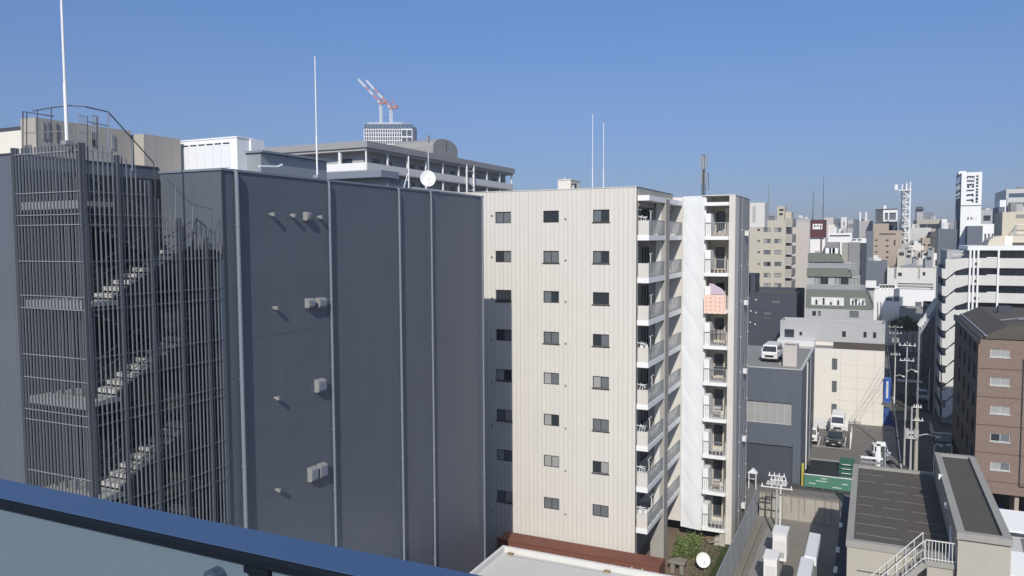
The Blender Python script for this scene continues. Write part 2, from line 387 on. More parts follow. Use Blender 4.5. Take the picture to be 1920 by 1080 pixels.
# ================================================================== CHARCOAL BUILDING, left half
GX = -21.0; GY0 = YX(415, GX, 320); GY1 = YX(905, GX, 370); GZ = onX(660, 342, GX).z
TY = YX(157, GX, 500); TX = XY(33, TY, 500); WZ = ZY(20, 290, TY)
t = thing('charcoal_building', 'large charcoal panel-clad building with downpipes, filling the left half of the view', 'building', (-35, 30, 0))
mb = MB()
mb.box(-62, GX, GY0, GY1, 0, GZ-.06, 'charcoal', 'b')
mb.build('wall', t)
mb = MB(); mb.box(-60, TX, TY, GY0-.003, 0, WZ, 'charcoal', 'b'); mb.build('stair_side_wall', t)
mb = MB(); mb.box(-62.04, GX+.05, GY0-.05, GY1+.04, GZ-.06, GZ+.02, 'pipe'); mb.box(-60.03, TX+.03, TY-.03, GY0-.06, WZ, WZ+.05, 'slate_trim'); mb.build('roof_edge', t)
mb = MB(); mb.box(GX-.004, GX+.035, GY0-.035, GY0+.05, 0, GZ-.065, 'slate_trim'); mb.build('corner_trim', t); mb = MB(); mb.box(GX-.1, GX+.03, GY1-.06, GY1+.02, 0, GZ-.065, 'slate_trim'); mb.build('corner_trim', t)
for px, r_ in ((441, .075), (614, .05), (745, .055), (805, .05), (901, .05)):
    y = YX(px, GX, 420); mb = MB(); x = GX+.13
    mb.tube([(x, y, .2), (x, y, GZ-.35), (x-.02, y, GZ-.1), (x-.14, y, GZ-.03)], r_, 'pipe', 10)
    for k in range(9):
        z = GZ-1.9-k*2.9+random.uniform(-.3, .3); mb.tube([(x, y, z-.03), (x, y, z+.03)], r_+.014, 'pipe', 10); mb.box(GX-.01, x, y-.012, y+.012, z-.012, z+.012, 'pipe')
    mb.build('downpipe', t, smooth=False)
def vent_round(px, py):
    p = onX(px, py, GX); mb = MB(); y, z = p.y, p.z
    mb.tube([(GX-.02, y, z), (GX+.16, y, z)], .05, 'grey', 12); mb.box(GX+.10, GX+.24, y-.045, y+.045, z-.07, z+.07, 'grey'); mb.build('vent_cap', t)
def vent_box(p0, q0, p1, q1, dep=.24):
    a = onX(p0, q0, GX+dep); b = onX(p1, q1, GX+dep); mb = MB()
    mb.prismY([(GX-.01, b.z), (GX+dep*.75, b.z-.02), (GX+dep, b.z+.06), (GX+dep, a.z-.05), (GX+dep*.7, a.z+.02), (GX-.01, a.z+.05)], a.y, b.y, 'grey'); mb.box(GX+dep, GX+dep+.01, a.y+.04, b.y-.04, b.z+.08, a.z-.08, 'pipe')
    mb.build('vent_hood', t)
for q in ((506, 402), (545, 404), (512, 577), (515, 746), (517, 918), (596, 407)): vent_round(*q)
for q in ((577, 399, 584, 413), (580, 562, 592, 576), (600, 561, 614, 575), (598, 715, 613, 732), (585, 881, 598, 899), (602, 874, 615, 892)): vent_box(*q)
# faint welded seams in the cladding
mb = MB()
for z, ya_, yb_ in ((GZ-6.2, GY0+1.2, GY0+5.6), (GZ-12.4, GY0+.2, GY0+3)):
    mb.box(GX-.002, GX+.004, ya_, yb_, z, z+.01, 'slate_trim')
mb.build('cladding_seam', t)

# ---- stair tower with louver screen
st = thing('stair_tower', 'open steel stair tower screened by rows of thin grey vertical louvers at the corner', 'stair tower', ((TX+GX)/2, (TY+GY0)/2, 0))
LV = [(156, 268), (205, 277), (240, 302), (280, 340), (312, 395), (345, 420), (380, 448), (414, 456)]
def top_at(y):
    pts = [(YX(a, GX, b), onX(a, b, GX).z) for a, b in LV]
    if y <= pts[0][0]: return pts[0][1]
    for (ya, za), (yb, zb_) in zip(pts, pts[1:]):
        if y <= yb: return za+(zb_-za)*(y-ya)/(yb-ya)
    return pts[-1][1]
ztop = top_at(TY)
proto = {}
def louver(x, y, z1, sx, sy, m='louver', name='louver'):
    key = (round(sx, 3), round(sy, 3), m)
    if key not in proto:
        mb = MB(); mb.box(-sx/2, sx/2, -sy/2, sy/2, 0, 1, m); o = mb.build(name, off=(0,0,0)); proto[key] = o.data; bpy.data.objects.remove(o)
    o = bpy.data.objects.new(name, proto[key]); C.objects.link(o); o.parent = st
    o.location = Vector((x, y, 0))-ROOTLOC[st.name]; o.scale = (1, 1, z1)
n = 33
for k in range(n):                                             # right screen, along the +X plane
    y = TY+.12+(GY0-.25-TY)*k/(n-1); big = k % 7 == 0
    louver(GX-.02, y, top_at(y)+(random.uniform(-.25, .12) if y > TY+1 else 0), .034 if not big else .13, .03 if not big else .09, 'louver' if not big else 'louver_dark')
n = 20
for k in range(n):                                             # left screen, along the -Y plane
    x = TX+.10+(GX-.10-TX)*k/(n-1); louver(x, TY+.02, ztop-.02, .022, .05)
for k in range(5): louver(TX+.35+k*.5, TY+.75, ztop-.9, .04, .08, 'steel_dark')
louver(GX-.02, TY+.02, ztop, .075, .075, 'louver_dark', 'corner_post'); louver(TX+.03, TY+.03, ztop, .14, .14, 'slate_trim', 'corner_post'); louver(GX-.06, GY0-.1, GZ-3.2, .16, .16, 'charcoal_plain', 'corner_post')
rails = [286, 361, 403, 422, 490, 555, 579, 667, 710, 771, 790, 886, 940, 968, 1060]
mb = MB()
for q in rails:
    z = ZY(90, q, TY); mb.box(TX+.02, GX, TY-.03, TY-.012, z-.011, z+.011, 'galv')
    ye = TY
    for j in range(30):
        yy = TY+(GY0-TY)*j/29
        if top_at(yy) > z+.1: ye = yy
    if ye > TY+.2: mb.box(GX+.025, GX+.035, TY+.1, ye, z-.008, z+.008, 'louver')
mb.build('louver_rail', st)
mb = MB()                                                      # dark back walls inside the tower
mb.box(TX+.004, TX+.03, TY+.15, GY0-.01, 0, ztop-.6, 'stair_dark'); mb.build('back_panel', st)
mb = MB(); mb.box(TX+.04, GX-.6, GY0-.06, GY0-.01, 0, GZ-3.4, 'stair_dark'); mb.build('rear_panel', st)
zl = ZY(150, 757, TY); H_ = 3.02; yA = TY+1.25; yB = GY0-1.15; xm = (TX+GX)/2
for k in range(-6, 4):
    z = zl+k*H_
    if z > ztop-.8 or z < .2: continue
    mb = MB(); mb.box(TX+.06, GX-.2, TY+.16, yA, z-.14, z, 'stair_pale'); mb.box(TX+.06, GX-.19, TY+.155, TY+.165, z-.22, z+.02, 'galv'); mb.build('landing', st)
    zm = z+H_/2
    if zm < ztop-2.2:
        mb = MB(); mb.box(TX+.1, GX-.2, yB, GY0-.1, zm-.12, zm, 'stair_dark'); mb.build('landing', st)
    # outer flight up from landing to mid landing, inner flight on to the next
    for (xa, xb, z0, z1, ya, yb) in ((xm+.1, GX-.22, z, zm, yA, yB), (TX+.12, xm-.1, zm, z+H_, yB, yA)):
        if z1 > ztop-1.6: continue
        mb = MB(); ns = 8
        for i in range(ns):
            y0 = ya+(yb-ya)*i/ns; y1 = ya+(yb-ya)*(i+1)/ns; zz = z0+(z1-z0)*(i+1)/ns
            mb.box(xa+.05, xb-.05, min(y0,y1), max(y0,y1)+.02, zz-.13, zz, 'stair_pale')
        for xx in (xa, xb): mb.bar((xx, ya, z0-.08), (xx, yb, z1-.08), .05, 'stair_dark', .5)
        mb.build('flight', st)
        rb = MB()
        for xx in (xa, xb):
            for hgt in (1.0, .55): rb.tube([(xx, ya, z0+hgt), (xx, yb, z1+hgt)], .016, 'steel_dark', 6)
            for i in range(5): yy = ya+(yb-ya)*i/4; zz = z0+(z1-z0)*i/4; rb.tube([(xx, yy, zz), (xx, yy, zz+1)], .012, 'steel_dark', 6)
        rb.build('handrail', st)
# thin safety cage above the tower and along the stair slope
mb = MB(); P = lambda a, b, X=GX: tuple(onX(a, b, X)); Q = lambda a, b: tuple(onY(a, b, TY))
mb.tube([Q(43, 300), Q(43, 209), Q(100, 218)], .022, 'steel_dark', 6); mb.tube([Q(50, 300), Q(50, 210)], .016, 'steel_dark', 6)
mb.tube([Q(62, 208), Q(96, 202), Q(131, 198), P(160, 200)], .016, 'steel_dark', 6)
mb.tube([P(160, 200), P(203, 210), P(288, 305), P(291, 345), P(292, 470)], .020, 'steel_dark', 6)
for a in ((70, 205, 290), (96, 201, 290)): mb.tube([Q(a[0], a[1]), Q(a[0], a[2])], .013, 'steel_dark', 6)
mb.tube([Q(43, 250), Q(138, 245)], .014, 'steel', 6)
for a in ((203, 210, 300), (248, 262, 320)): mb.tube([P(a[0], a[1]), P(a[0], a[2])], .022, 'steel', 6)
mb.tube([P(164, 217), P(164, 270)], .012, 'steel_dark', 6); mb.tube([P(182, 220), P(182, 278)], .012, 'steel_dark', 6)
mb.tube([P(165, 228), P(203, 236)], .012, 'steel_dark', 6)
mb.tube([P(312, 335), P(360, 384), P(398, 392), P(398, 440)], .010, 'steel_dark', 6); mb.tube([P(329, 350), P(329, 410)], .014, 'steel', 6); mb.tube([P(361, 386), P(361, 430)], .014, 'steel', 6); mb.tube([P(364, 428), P(391, 428), P(391, 450)], .010, 'steel_dark', 6)
mb.build('safety_cage', st)
lb = MB()                                                      # caged ladder heads
for c in (148, 172):
    for a in range(0, 14, 4): lb.tube([P(c+a, 262), P(c+a, 216+a*.4)], .012, 'galv', 6)
    for q in (216, 232, 248): lb.tube([P(c, q), P(c+13, q+3)], .012, 'galv', 6)
lb.build('ladder', st)

def rod(label, base, top, r0_, r1_, m='white', group='lightning rods on rooftops', name='lightning_rod'):
    mb = MB(); b = Vector(base); tp = Vector(top); mb.tube([b, b+(tp-b)*.35], r0_, m, 8); mb.tube([b+(tp-b)*.35, b+(tp-b)*.8], r0_*.7, m, 8); mb.tube([b+(tp-b)*.8, tp], r1_, m, 6); mb.box(b.x-.12, b.x+.12, b.y-.12, b.y+.12, b.z, b.z+.12, 'galv')
    return single(mb, name, label, 'lightning rod', off=tuple(b), group=group)
b = onX(126, 272, GX-.25); tp = onX(115, -60, GX-.25); rod('thick white mast rising above the stair tower beyond the top edge', (b.x, b.y, b.z), (b.x, b.y, tp.z), .05, .03)
b = onX(595, 334, GX-.3); tp = onX(591, 106, GX-.3); rod('tall thin white rod on the charcoal roof edge beside the grey plant room', (b.x, b.y, b.z), (b.x, b.y, tp.z), .036, .022)

# ================================================================== rooftop things on and behind the charcoal roof
def xblock(name, label, X, pxa, pxb, pyt, pyc, m, z0, depthx=6, **k):   # +X face between two columns
    ya, yb = YX(pxa, X, pyt), YX(pxb, X, pyt); z1 = onX(pxc if (pxc := k.pop('pxc', None)) else pxa, pyt, X).z
    return block(name, label, X-depthx, X, ya, yb, z1, m, z0=z0, **k)
t = xblock('penthouse', 'long grey-beige rooftop house behind the cage of the stair tower', -31, 66, 244, 220, 0, 'beige_grey', GZ-.3, .95, cat='rooftop house', parapet=.1)
for pa, pb_, q0, q1, m in ((106, 108, 231, 268, 'frame_dark'), (78, 83, 228, 262, 'galv'), (86, 92, 228, 262, 'galv'), (172, 177, 248, 275, 'frame_dark'), (208, 214, 252, 280, 'galv')):
    a, b_ = onX(pa, q0, -31), onX(pb_, q1, -31); mb = MB(); mb.box(-30.996, -30.95, a.y, b_.y, b_.z, a.z, m); mb.build('slot_window', t)
a = onX(66, 220, -31); mb = MB(); mb.box(-31.75, -31.3, a.y-.03, a.y-.004, GZ+.1, GZ+1.4, 'glass_mid'); mb.build('door', t)
t = xblock('penthouse', 'brownish grey rooftop box left of the white panelled plant', -30.4, 269, 338, 251, 0, 'beige_grey', GZ-.3, 1.6, cat='rooftop house', parapet=.1)
Yw = 27.6; x0, x1 = XY(338, Yw, 290), XY(445, Yw, 290); z1 = ZY(440, 258, Yw)
t = thing('cooling_plant', 'bright white panelled cooling enclosure on the charcoal roof', 'rooftop plant', ((x0+x1)/2, Yw+.6, GZ))
mb = MB(); mb.box(x0, x1, Yw, Yw+1.1, GZ-.2, z1, 'white', 'b'); mb.box(x0-.03, x1+.03, Yw-.03, Yw+1.13, z1, z1+.06, 'white'); mb.build('casing', t)
for k in range(6):
    a = x0+.12+(x1-x0-.5)*k/6; b_ = a+(x1-x0-.5)/6-.06
    mb = MB(); mb.box(a, b_, Yw-.03, Yw-.004, GZ+.9, z1-.3, 'tarp_white'); mb.box(a+.05, b_-.02, Yw-.035, Yw-.005, z1-.25, z1-.2, 'frame_dark'); mb.build('door_panel', t)
    mb = MB(); mb.box(a, b_, Yw-.024, Yw-.004, GZ+.1, GZ+.84, 'tarp_white'); mb.build('door_panel', t)
Yq = 28.4; x0, x1 = XY(452, Yq, 290), XY(471, Yq, 290); z1 = ZY(471, 260, Yq)
mb = MB(); mb.box(x0, x1, Yq, Yq+.9, GZ-.2, z1, 'white', 'b'); mb.tube([(x0+.25, Yq-.12, GZ), (x0+.25, Yq-.12, z1-.45), (x0+.45, Yq-.12, z1-.3), (x1-.2, Yq-.12, z1-.3)], .06, 'galv')
single(mb, 'duct_box', 'narrow white duct box with a grey pipe, right beside the panelled plant', 'rooftop duct', ((x0+x1)/2, Yq, GZ))
t = xblock('plant_room', 'low grey ribbed rooftop plant room with a flat overhanging roof', -26.2, 489, 612, 287, 0, 'galv', GZ-.3, 1.0, cat='rooftop house', parapet=.05)
yA_, yB_ = YX(489, -26.2, 300), YX(620, -26.2, 300); zT = onX(489, 286, -26.2).z
mb = MB(); mb.box(-27.3, -26.0, yA_-.1, yB_, zT, zT+.1, 'pipe'); mb.tube([onX(486, 312, -25.5), onX(520, 313, -25.5), onX(529, 309, -25.5)], .05, 'white'); mb.build('roof_overhang', t)
# low grey house with thin roof slab, right of it
Yg = 46; x0, x1 = XY(606, Yg, 335), XY(727, Yg, 335); zt = ZY(700, 322, Yg)
t = block('roof_house', 'low grey rooftop house with thin overhanging slab behind the charcoal parapet', x0, x1, Yg, YX(771, x1, 335), zt-.5, 'lightgrey', z0=20, m_r='charcoal_plain', cat='rooftop house', parapet=.1)
mb = MB(); mb.box(x0-1, x1+.15, Yg-1.0, Yg+1.2, zt-.48, zt, 'pipe'); mb.build('roof_slab', t)

# satellite dish on its mast at the roof edge
def dish(label, ctr, r_, aim, mast=None, name='satellite_dish', group='satellite dishes'):
    c = Vector(ctr); t = thing(name, label, 'satellite dish', ctr if mast is None else mast[0], group)
    a = Vector(aim).normalized(); s_ = a.cross(Vector((0,0,1))).normalized(); u_ = s_.cross(a)
    mb = MB(); rings = 6; n = 28; vs = []; fs = []
    for i in range(rings+1):
        q = r_*i/rings; d = .22*r_*(i/rings)**2
        for k in range(n): an = 2*math.pi*k/n; vs.append(c+a*d+(s_*math.cos(an)+u_*math.sin(an)*1.06)*q)
    for i in range(rings):
        for k in range(n): fs.append((i*n+k, i*n+(k+1) % n, (i+1)*n+(k+1) % n, (i+1)*n+k))
    mb.add(vs, fs, 'white'); mb.add([v-a*.03 for v in vs], fs, 'white_dirty'); mb.build('reflector', t, smooth=True)
    mb = MB(); f_ = c+a*r_*.95-u_*r_*.15
    mb.tube([c-u_*r_*1.05+a*.2*r_, f_], .01, 'white_dirty', 6); mb.box(f_.x-.025, f_.x+.025, f_.y-.025, f_.y+.025, f_.z-.03, f_.z+.03, 'white_dirty'); mb.tube([c-a*.04, c-a*.28], .07, 'steel_dark'); mb.build('feed_arm', t)
    if mast: mb = MB(); mb.tube(mast, .045, 'steel', 8); mb.build('mast', t)
    return t
cx = GX-.35; c = onX(802, 335, cx+.3); mb_ = onX(804, 362, cx); mt = onX(802, 254, cx)
dish('round white satellite dish on a thin mast at the charcoal roof edge', tuple(c), .40, (.62, -.78, .12), [(cx, mb_.y, mb_.z-.3), (cx, mb_.y, mt.z)])
t_ = bpy.data.objects['satellite_dish']; mb = MB(); mb.box(cx-.06, cx+.06, mb_.y-.06, mb_.y+.06, mt.z-.35, mt.z+.02, 'galv'); mb.build('mast_head', t_)
mb = MB(); q = onX(766, 300, cx); mb.tube([(cx, q.y, GZ), (cx, q.y, q.z+.2)], .03, 'white'); mb.tube([(cx, q.y-.5, GZ), (cx, q.y-.1, q.z-.7)], .02, 'white')
single(mb, 'antenna_stay', 'thin white braced antenna pole just left of the dish mast', 'antenna', (cx, q.y, GZ))

# far-left cream building sliver
Yk = 26; x0 = XY(-60, Yk, 250); x1 = XY(40, Yk, 250)
t = block('neighbour_block', 'cream building with dark roof trim at the far left edge, behind the stair tower', x0-10, x1, Yk, Yk+1.5, ZY(20, 246, Yk), 'warm_white', z0=20)
mb = MB(); mb.box(x0-10, XY(38, Yk, 240)-.2, Yk+.2, Yk+3, ZY(20, 246, Yk)-.1, ZY(20, 237, Yk), 'slate'); mb.build('roof_shed', t)

# ================================================================== APARTMENT BLOCK BEHIND (left centre)
AX = -70.0; AY0 = YX(687, AX, 270); AY1 = YX(962, AX, 325); AZ = onX(687, 262, AX).z; AZ2 = onX(955, 322, AX).z
AZ = (AZ+AZ2)/2+.3
t = thing('long_apartment_block', 'long grey apartment block with open access balconies behind the charcoal building', 'building', (AX-6, (AY0+AY1)/2, 0))
mb = MB(); mb.box(AX-32, AX-1.8, AY0+1.8, AY1, 0, AZ-1.4, 'lightgrey', 'b'); mb.build('wall', t)
mb = MB(); mb.box(AX-33, AX+.3, AY0-.3, AY1+.3, AZ-1.0, AZ, 'roof_band'); mb.build('roof', t)
mb = MB(); mb.box(AX-33, AX-.02, AY0, AY1, AZ-1.4, AZ-1.0, 'lightgrey'); mb.build('roof_beam', t)
for k in range(4):
    z = AZ-1.4-2.95*(k+1)
    mb = MB(); mb.box(AX-32, AX, AY0, AY1, z-.22, z, 'lightgrey')
    mb.box(AX-.12, AX-.003, AY0+.1, AY1, z, z+1.12, 'white_dirty'); mb.box(AX-32, AX-.12, AY0+.003, AY0+.12, z, z+1.12, 'white'); mb.build('balcony', t)
    for i in range(14):
        y = AY0+4+i*(AY1-AY0-7)/13
        if i % 3 == 2: continue
        window(t, 'r', AX-1.8, (y, y+1.8, z+.9 if i % 2 else z+.05, z+2.1), simple=True, rec=.0, glass='glass_dark')
    for i in range(4): x = AX-4-i*6.2; window(t, 'f', AY0+1.8, (x-1.9, x, z+.8, z+2.0), simple=True, rec=.0, glass='glass_dark')
for i, y in enumerate([AY0+.15]+[AY0+.15+j*(AY1-AY0-.4)/9 for j in range(1, 10)]):
    mb = MB(); mb.box(AX-.36, AX-.124, y-.15 if i else y, y+.15, AZ-14, AZ-1.42, 'white'); mb.build('column', t)
for x in (AX-5.2, AX-14): mb = MB(); mb.box(x-.2, x+.2, AY0+.125, AY0+.5, AZ-14, AZ-1.42, 'white'); mb.build('column', t)
yy = YX(880, AX, 330); mb = MB()
for dy in (-1.4, 1.4): mb.box(AX+.1, AX+.35, yy+dy-.15, yy+dy+.15, AZ-14, AZ-.9, 'white')
for k in range(7): z = AZ-2-k*1.8; mb.bar((AX+.25, yy-1.4, z), (AX+.25, yy+1.4, z-1.3 if k % 2 else z), .12, 'white')
mb.build('escape_frame', t)
# vaulted penthouse
vx = -76; ya, yb = YX(812, vx, 275), YX(858, vx, 285); zt = onX(835, 261, vx).z; zs = onX(835, 271, vx).z
t = thing('vaulted_penthouse', 'grey barrel-vaulted rooftop house on the long apartment block', 'rooftop house', (vx-4, (ya+yb)/2, AZ))
poly = [(ya, AZ-.6), (yb, AZ-.6)]+[((ya+yb)/2+(yb-ya)/2*math.cos(a), zs-.8+(zt-zs+.8)*math.sin(a)) for a in [math.pi*k/12 for k in range(13)]]
mb = MB(); mb.prismX(poly, vx-9, vx, 'vault_grey'); mb.build('wall', t)
yc = ya+(yb-ya)*.84; window(t, 'r', vx+.12, (yc-.5, yc+.5, AZ-.1, AZ+1.3), rec=.1, simple=True)
mb = MB(); mb.box(vx, vx+.05, (ya+yb)/2+.2, (ya+yb)/2+.35, zs-1.2, zt-.4, 'frame_dark'); mb.build('vent_pipe', t)
mb = MB(); x0, x1 = XY(767, ya+.5, 280), vx-9.02; mb.box(x0, x1, ya+.3, yb, AZ-.6, zs-.2, 'vault_grey'); mb.build('low_wing', t)

# ================================================================== FAR TOWER AND CRANES
Yt = 760; x0, x1 = XY(677, Yt, 260), XY(771, Yt, 260); z1 = ZY(725, 242, Yt)
D_ = 30
t = thing('tower_under_construction', 'far white-gridded high-rise under construction beneath the cranes', 'tower', ((x0+x1)/2, Yt+15, 0))
mb = MB(); mb.box(x0+.6, x1, Yt+.8, Yt+D_, 0, z1+6, 'slate', 'b'); mb.build('core', t)
mb = MB(); n = 16
for k in range(n+1):
    x = x0+(x1-x0)*.78*k/n; mb.box(x-.55, x+.55, Yt, Yt+.9, 0, z1, 'white')
for k in range(34): z = z1-4.3*k; mb.box(x0, x0+(x1-x0)*.78, Yt+.12, Yt+.85, z-.5, z+.35, 'white')
for k in range(0, 34, 2): z = z1-4.3*k; mb.box(x0+(x1-x0)*.78, x1, Yt+.1, Yt+.9, z-.9, z+.6, 'white')
for f in (.78, .89, 1): x = x0+(x1-x0)*f; mb.box(x-.5, x+.5, Yt+.02, Yt+.92, 0, z1, 'white')
mb.build('facade_grid', t)
mb = MB()
for k in range(14): x = x0+(x1-x0)*k/13; mb.box(x-.25, x+.25, Yt+.1, Yt+.5, z1, z1+6.5, 'galv')
for z in (z1+6.3,): mb.box(x0, x1, Yt+.05, Yt+.55, z, z+.6, 'galv')
mb.box(x0+.5, x1-.5, Yt+.55, Yt+.7, z1+.4, z1+5.8, 'glass_blue'); mb.box(x0+5, x1-14, Yt+3, Yt+10, z1+6.05, z1+8, 'white'); mb.build('crown', t)
mb = MB(); mb.prismZ([(x1+.01, Yt+2), (x1+4, Yt+7), (x1+4, Yt+26), (x1+.01, Yt+D_)], 0, z1+3.5, 'glass_pale' if False else 'slateblue'); mb.build('glass_corner', t)
t.rotation_euler.z = R(27); t.scale = (.80, 1, 1); t.location.x -= 4.5
def crane(label, pm, py_deck, pj, Yc, zb):
    m0 = onY(pm, py_deck, Yc); tip = onY(pj[0], pj[1], Yc)
    t = thing('tower_crane', label, 'crane', (m0.x, Yc, zb), 'luffing tower cranes on the far tower')
    mb = MB(); w_ = 1.1
    for sx in (-1, 1):
        for sy in (-1, 1): mb.bar((m0.x+sx*w_, Yc+sy*w_, zb), (m0.x+sx*w_, Yc+sy*w_, m0.z), .5, 'white')
    k = 0; z = zb
    while z < m0.z-2:
        for sy in (-1, 1): mb.bar((m0.x-w_ if k % 2 else m0.x+w_, Yc+sy*w_, z), (m0.x+w_ if k % 2 else m0.x-w_, Yc+sy*w_, z+2.4), .3, 'white')
        z += 2.4; k += 1
    mb.build('mast', t)
    mb = MB(); mb.box(m0.x-2, m0.x+9, Yc-2, Yc+2, m0.z, m0.z+1.3, 'red_crane'); mb.box(m0.x+5.5, m0.x+8.8, Yc-1.8, Yc+1.8, m0.z+1.3, m0.z+3.2, 'red_crane'); mb.box(m0.x-2.2, m0.x-.4, Yc-2.6, Yc-1, m0.z+1.3, m0.z+3.4, 'white'); mb.build('slewing_deck', t)
    mb = MB(); ap = Vector((m0.x+2.5, Yc, m0.z+10)); 
    for q in ((m0.x-1, m0.z+1.3), (m0.x+6, m0.z+1.3)):
        for sy in (-1, 1): mb.bar((q[0], Yc+sy*1.2, q[1]), ap, .45, 'red_crane')
    mb.build('a_frame', t)
    root = Vector((m0.x-1.2, Yc, m0.z+1.6)); L_ = tip-root; n = 12; sd = Vector((0,1,0)); up = L_.cross(sd).normalized(); up = up if up.z > 0 else -up
    for part, (i0, i1) in enumerate(((0, 4), (4, 6), (6, 8), (8, 9), (9, 12))):
        mb = MB(); col = 'red_crane' if part in (0, 2) else 'white'
        for i in range(i0, i1):
            a = root+L_*(i/n); b2 = root+L_*((i+1)/n)
            for o_ in (sd*.9, -sd*.9, up*1.5): mb.bar(a+o_, b2+o_, .42, col)
            mb.bar(a+sd*.9, b2+up*1.5, .25, col); mb.bar(a-sd*.9, b2+up*1.5, .25, col)
        mb.build('jib_section', t)
    mb = MB(); mb.bar(ap, tip, .18, 'steel_dark'); mb.build('luffing_rope', t)
crane('left of the two red and white luffing cranes, higher deck', 714, 195, (671, 149), Yt+12, z1)
crane('right of the two red and white luffing cranes, lower deck', 733, 204, (686, 151), Yt+8, z1)

# ================================================================== CREAM APARTMENT BUILDING (centre)
CY = 50.7; CXr = XY(1193, CY, 500); CXl = GX-7; CZ = ZY(1190, 351, CY)
cols = [(930, 959), (1019, 1048), (1111.5, 1142)]; rws = [404.5, 482, 559.5, 638, 717, 797, 876.5, 958]
ct = thing('cream_apartment_building', 'tall cream ribbed apartment building with rows of small windows and stacked balconies', 'building', ((CXl+CXr)/2, CY, 0))
holes = []
wz = [ZY(1127, q, CY) for q in rws]
for a, b_ in cols:
    xa, xb = XY(a, CY, 600), XY(b_, CY, 600)
    for z in wz: holes.append((xa, xb, z-.42, z+.42))
X_in = CXr-1.35; Y2 = 60.8; CXo = CXr+.80
mb = MB(); facade(mb, 'f', CY, CXl, CXr, 0, CZ, holes, 'cream_ribs', .12, 'cream')
mb.quad((CXl, CY, 0), (CXl, Y2, 0), (CXl, Y2, CZ), (CXl, CY, CZ), 'cream'); mb.build('wall', ct)
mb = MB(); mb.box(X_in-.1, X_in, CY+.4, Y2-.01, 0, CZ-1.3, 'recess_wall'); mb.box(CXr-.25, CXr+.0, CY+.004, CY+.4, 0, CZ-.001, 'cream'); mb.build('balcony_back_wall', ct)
mb = MB(); mb.box(CXl+.2, CXr-.01, CY+.2, Y2+6, CZ-.3, CZ-.25, 'roof_grey'); mb.build('roof', ct)
mb = MB(); mb.box(CXr+.001, CXr+.03, CY+.42, Y2, CZ-1.25, CZ-.02, 'midgrey'); mb.box(X_in, CXr+.0, CY+.42, Y2, CZ-1.25, CZ-.3, 'midgrey'); mb.build('fascia', ct)
mb = MB(); mb.box(CXl-.03, CXr+.04, CY-.04, CY+.1, CZ, CZ+.05, 'offwhite'); mb.box(CXr-.03, CXr+.05, CY+.1, Y2-.02, CZ, CZ+.05, 'slate_trim'); mb.build('coping', ct)
mb = MB(); mb.box(CXr-.0, CXr+.05, CY-.012, CY+.05, 0, CZ-.005, 'frame_dark'); mb.build('corner_joint', ct)
for h in holes: window(ct, 'f', CY, h, rec=.12, fw=.045, sill='frame_dark' if random.random() < .5 else None)
for q in rws:                                                  # small vent caps beside two of the window columns
    for px, dy in ((923, 0), (1061, 6)):
        p = onY(px, q+dy, CY); mb = MB(); mb.tube([(p.x, CY+.02, p.z), (p.x, CY-.07, p.z)], .05, 'galv', 10); mb.box(p.x-.06, p.x+.06, CY-.10, CY-.04, p.z-.02, p.z+.07, 'galv'); mb.build('vent_cap', ct)
slabs = [26.6+.0, 23.93, 21.05, 18.17, 15.29, 12.41, 9.53, 6.65, 3.77]
YP0, YP1 = YX(1246, CXo, 600), YX(1249, CXo, 600)+1.15
mb = MB(); mb.box(CXr-.15, CXo+.06, YP0, YP0+1.05, 0, 26.9, 'midgrey'); mb.build('pillar', ct)
for i, z in enumerate(slabs):
    mb = MB(); yv = CY+.25
    mb.box(X_in+.001, CXo, yv, YP0-.003, z, z+.36, 'white'); mb.box(X_in+.001, CXo, YP0+1.053, Y2-.003, z, z+.36, 'white'); mb.build('balcony_slab', ct)
    if i == 0: continue
    zt_ = z+.36
    mb = MB(); mb.box(CXr+.052, CXo-.02, yv+.02, yv+.12, zt_, zt_+.98, 'cream'); mb.build('balcony_parapet', ct)
    for (a, b_) in ((yv+.13, YP0-.02), (YP0+1.07, Y2-.02)):
        mb = MB(); mb.box(CXo-.07, CXo-.04, a, b_, zt_+.08, zt_+.98, 'glass_pale'); mb.build('balcony_glass', ct)
        mb = MB(); mb.box(CXo-.08, CXo-.03, a, b_, zt_+.98, zt_+1.03, 'galv')
        for k in range(5): y = a+(b_-a)*k/4; mb.box(CXo-.035, CXo-.015, max(y-.02, a), min(y+.02, b_), zt_, zt_+.98, 'galv')
        mb.build('balcony_rail', ct)
    for (a, b_) in ((yv+1.1, yv+2.9), (YP0+1.6, YP0+3.3)):
        window(ct, 'r', X_in, (a, b_, zt_+.05, zt_+2.0), rec=.0, fw=.06, simple=True, glass='glass_dark')
    mb = MB(); mb.box(CXr+.15, CXo-.25, YP0-.14, YP0-.01, zt_, z+2.86, 'offwhite'); mb.build('divider', ct)

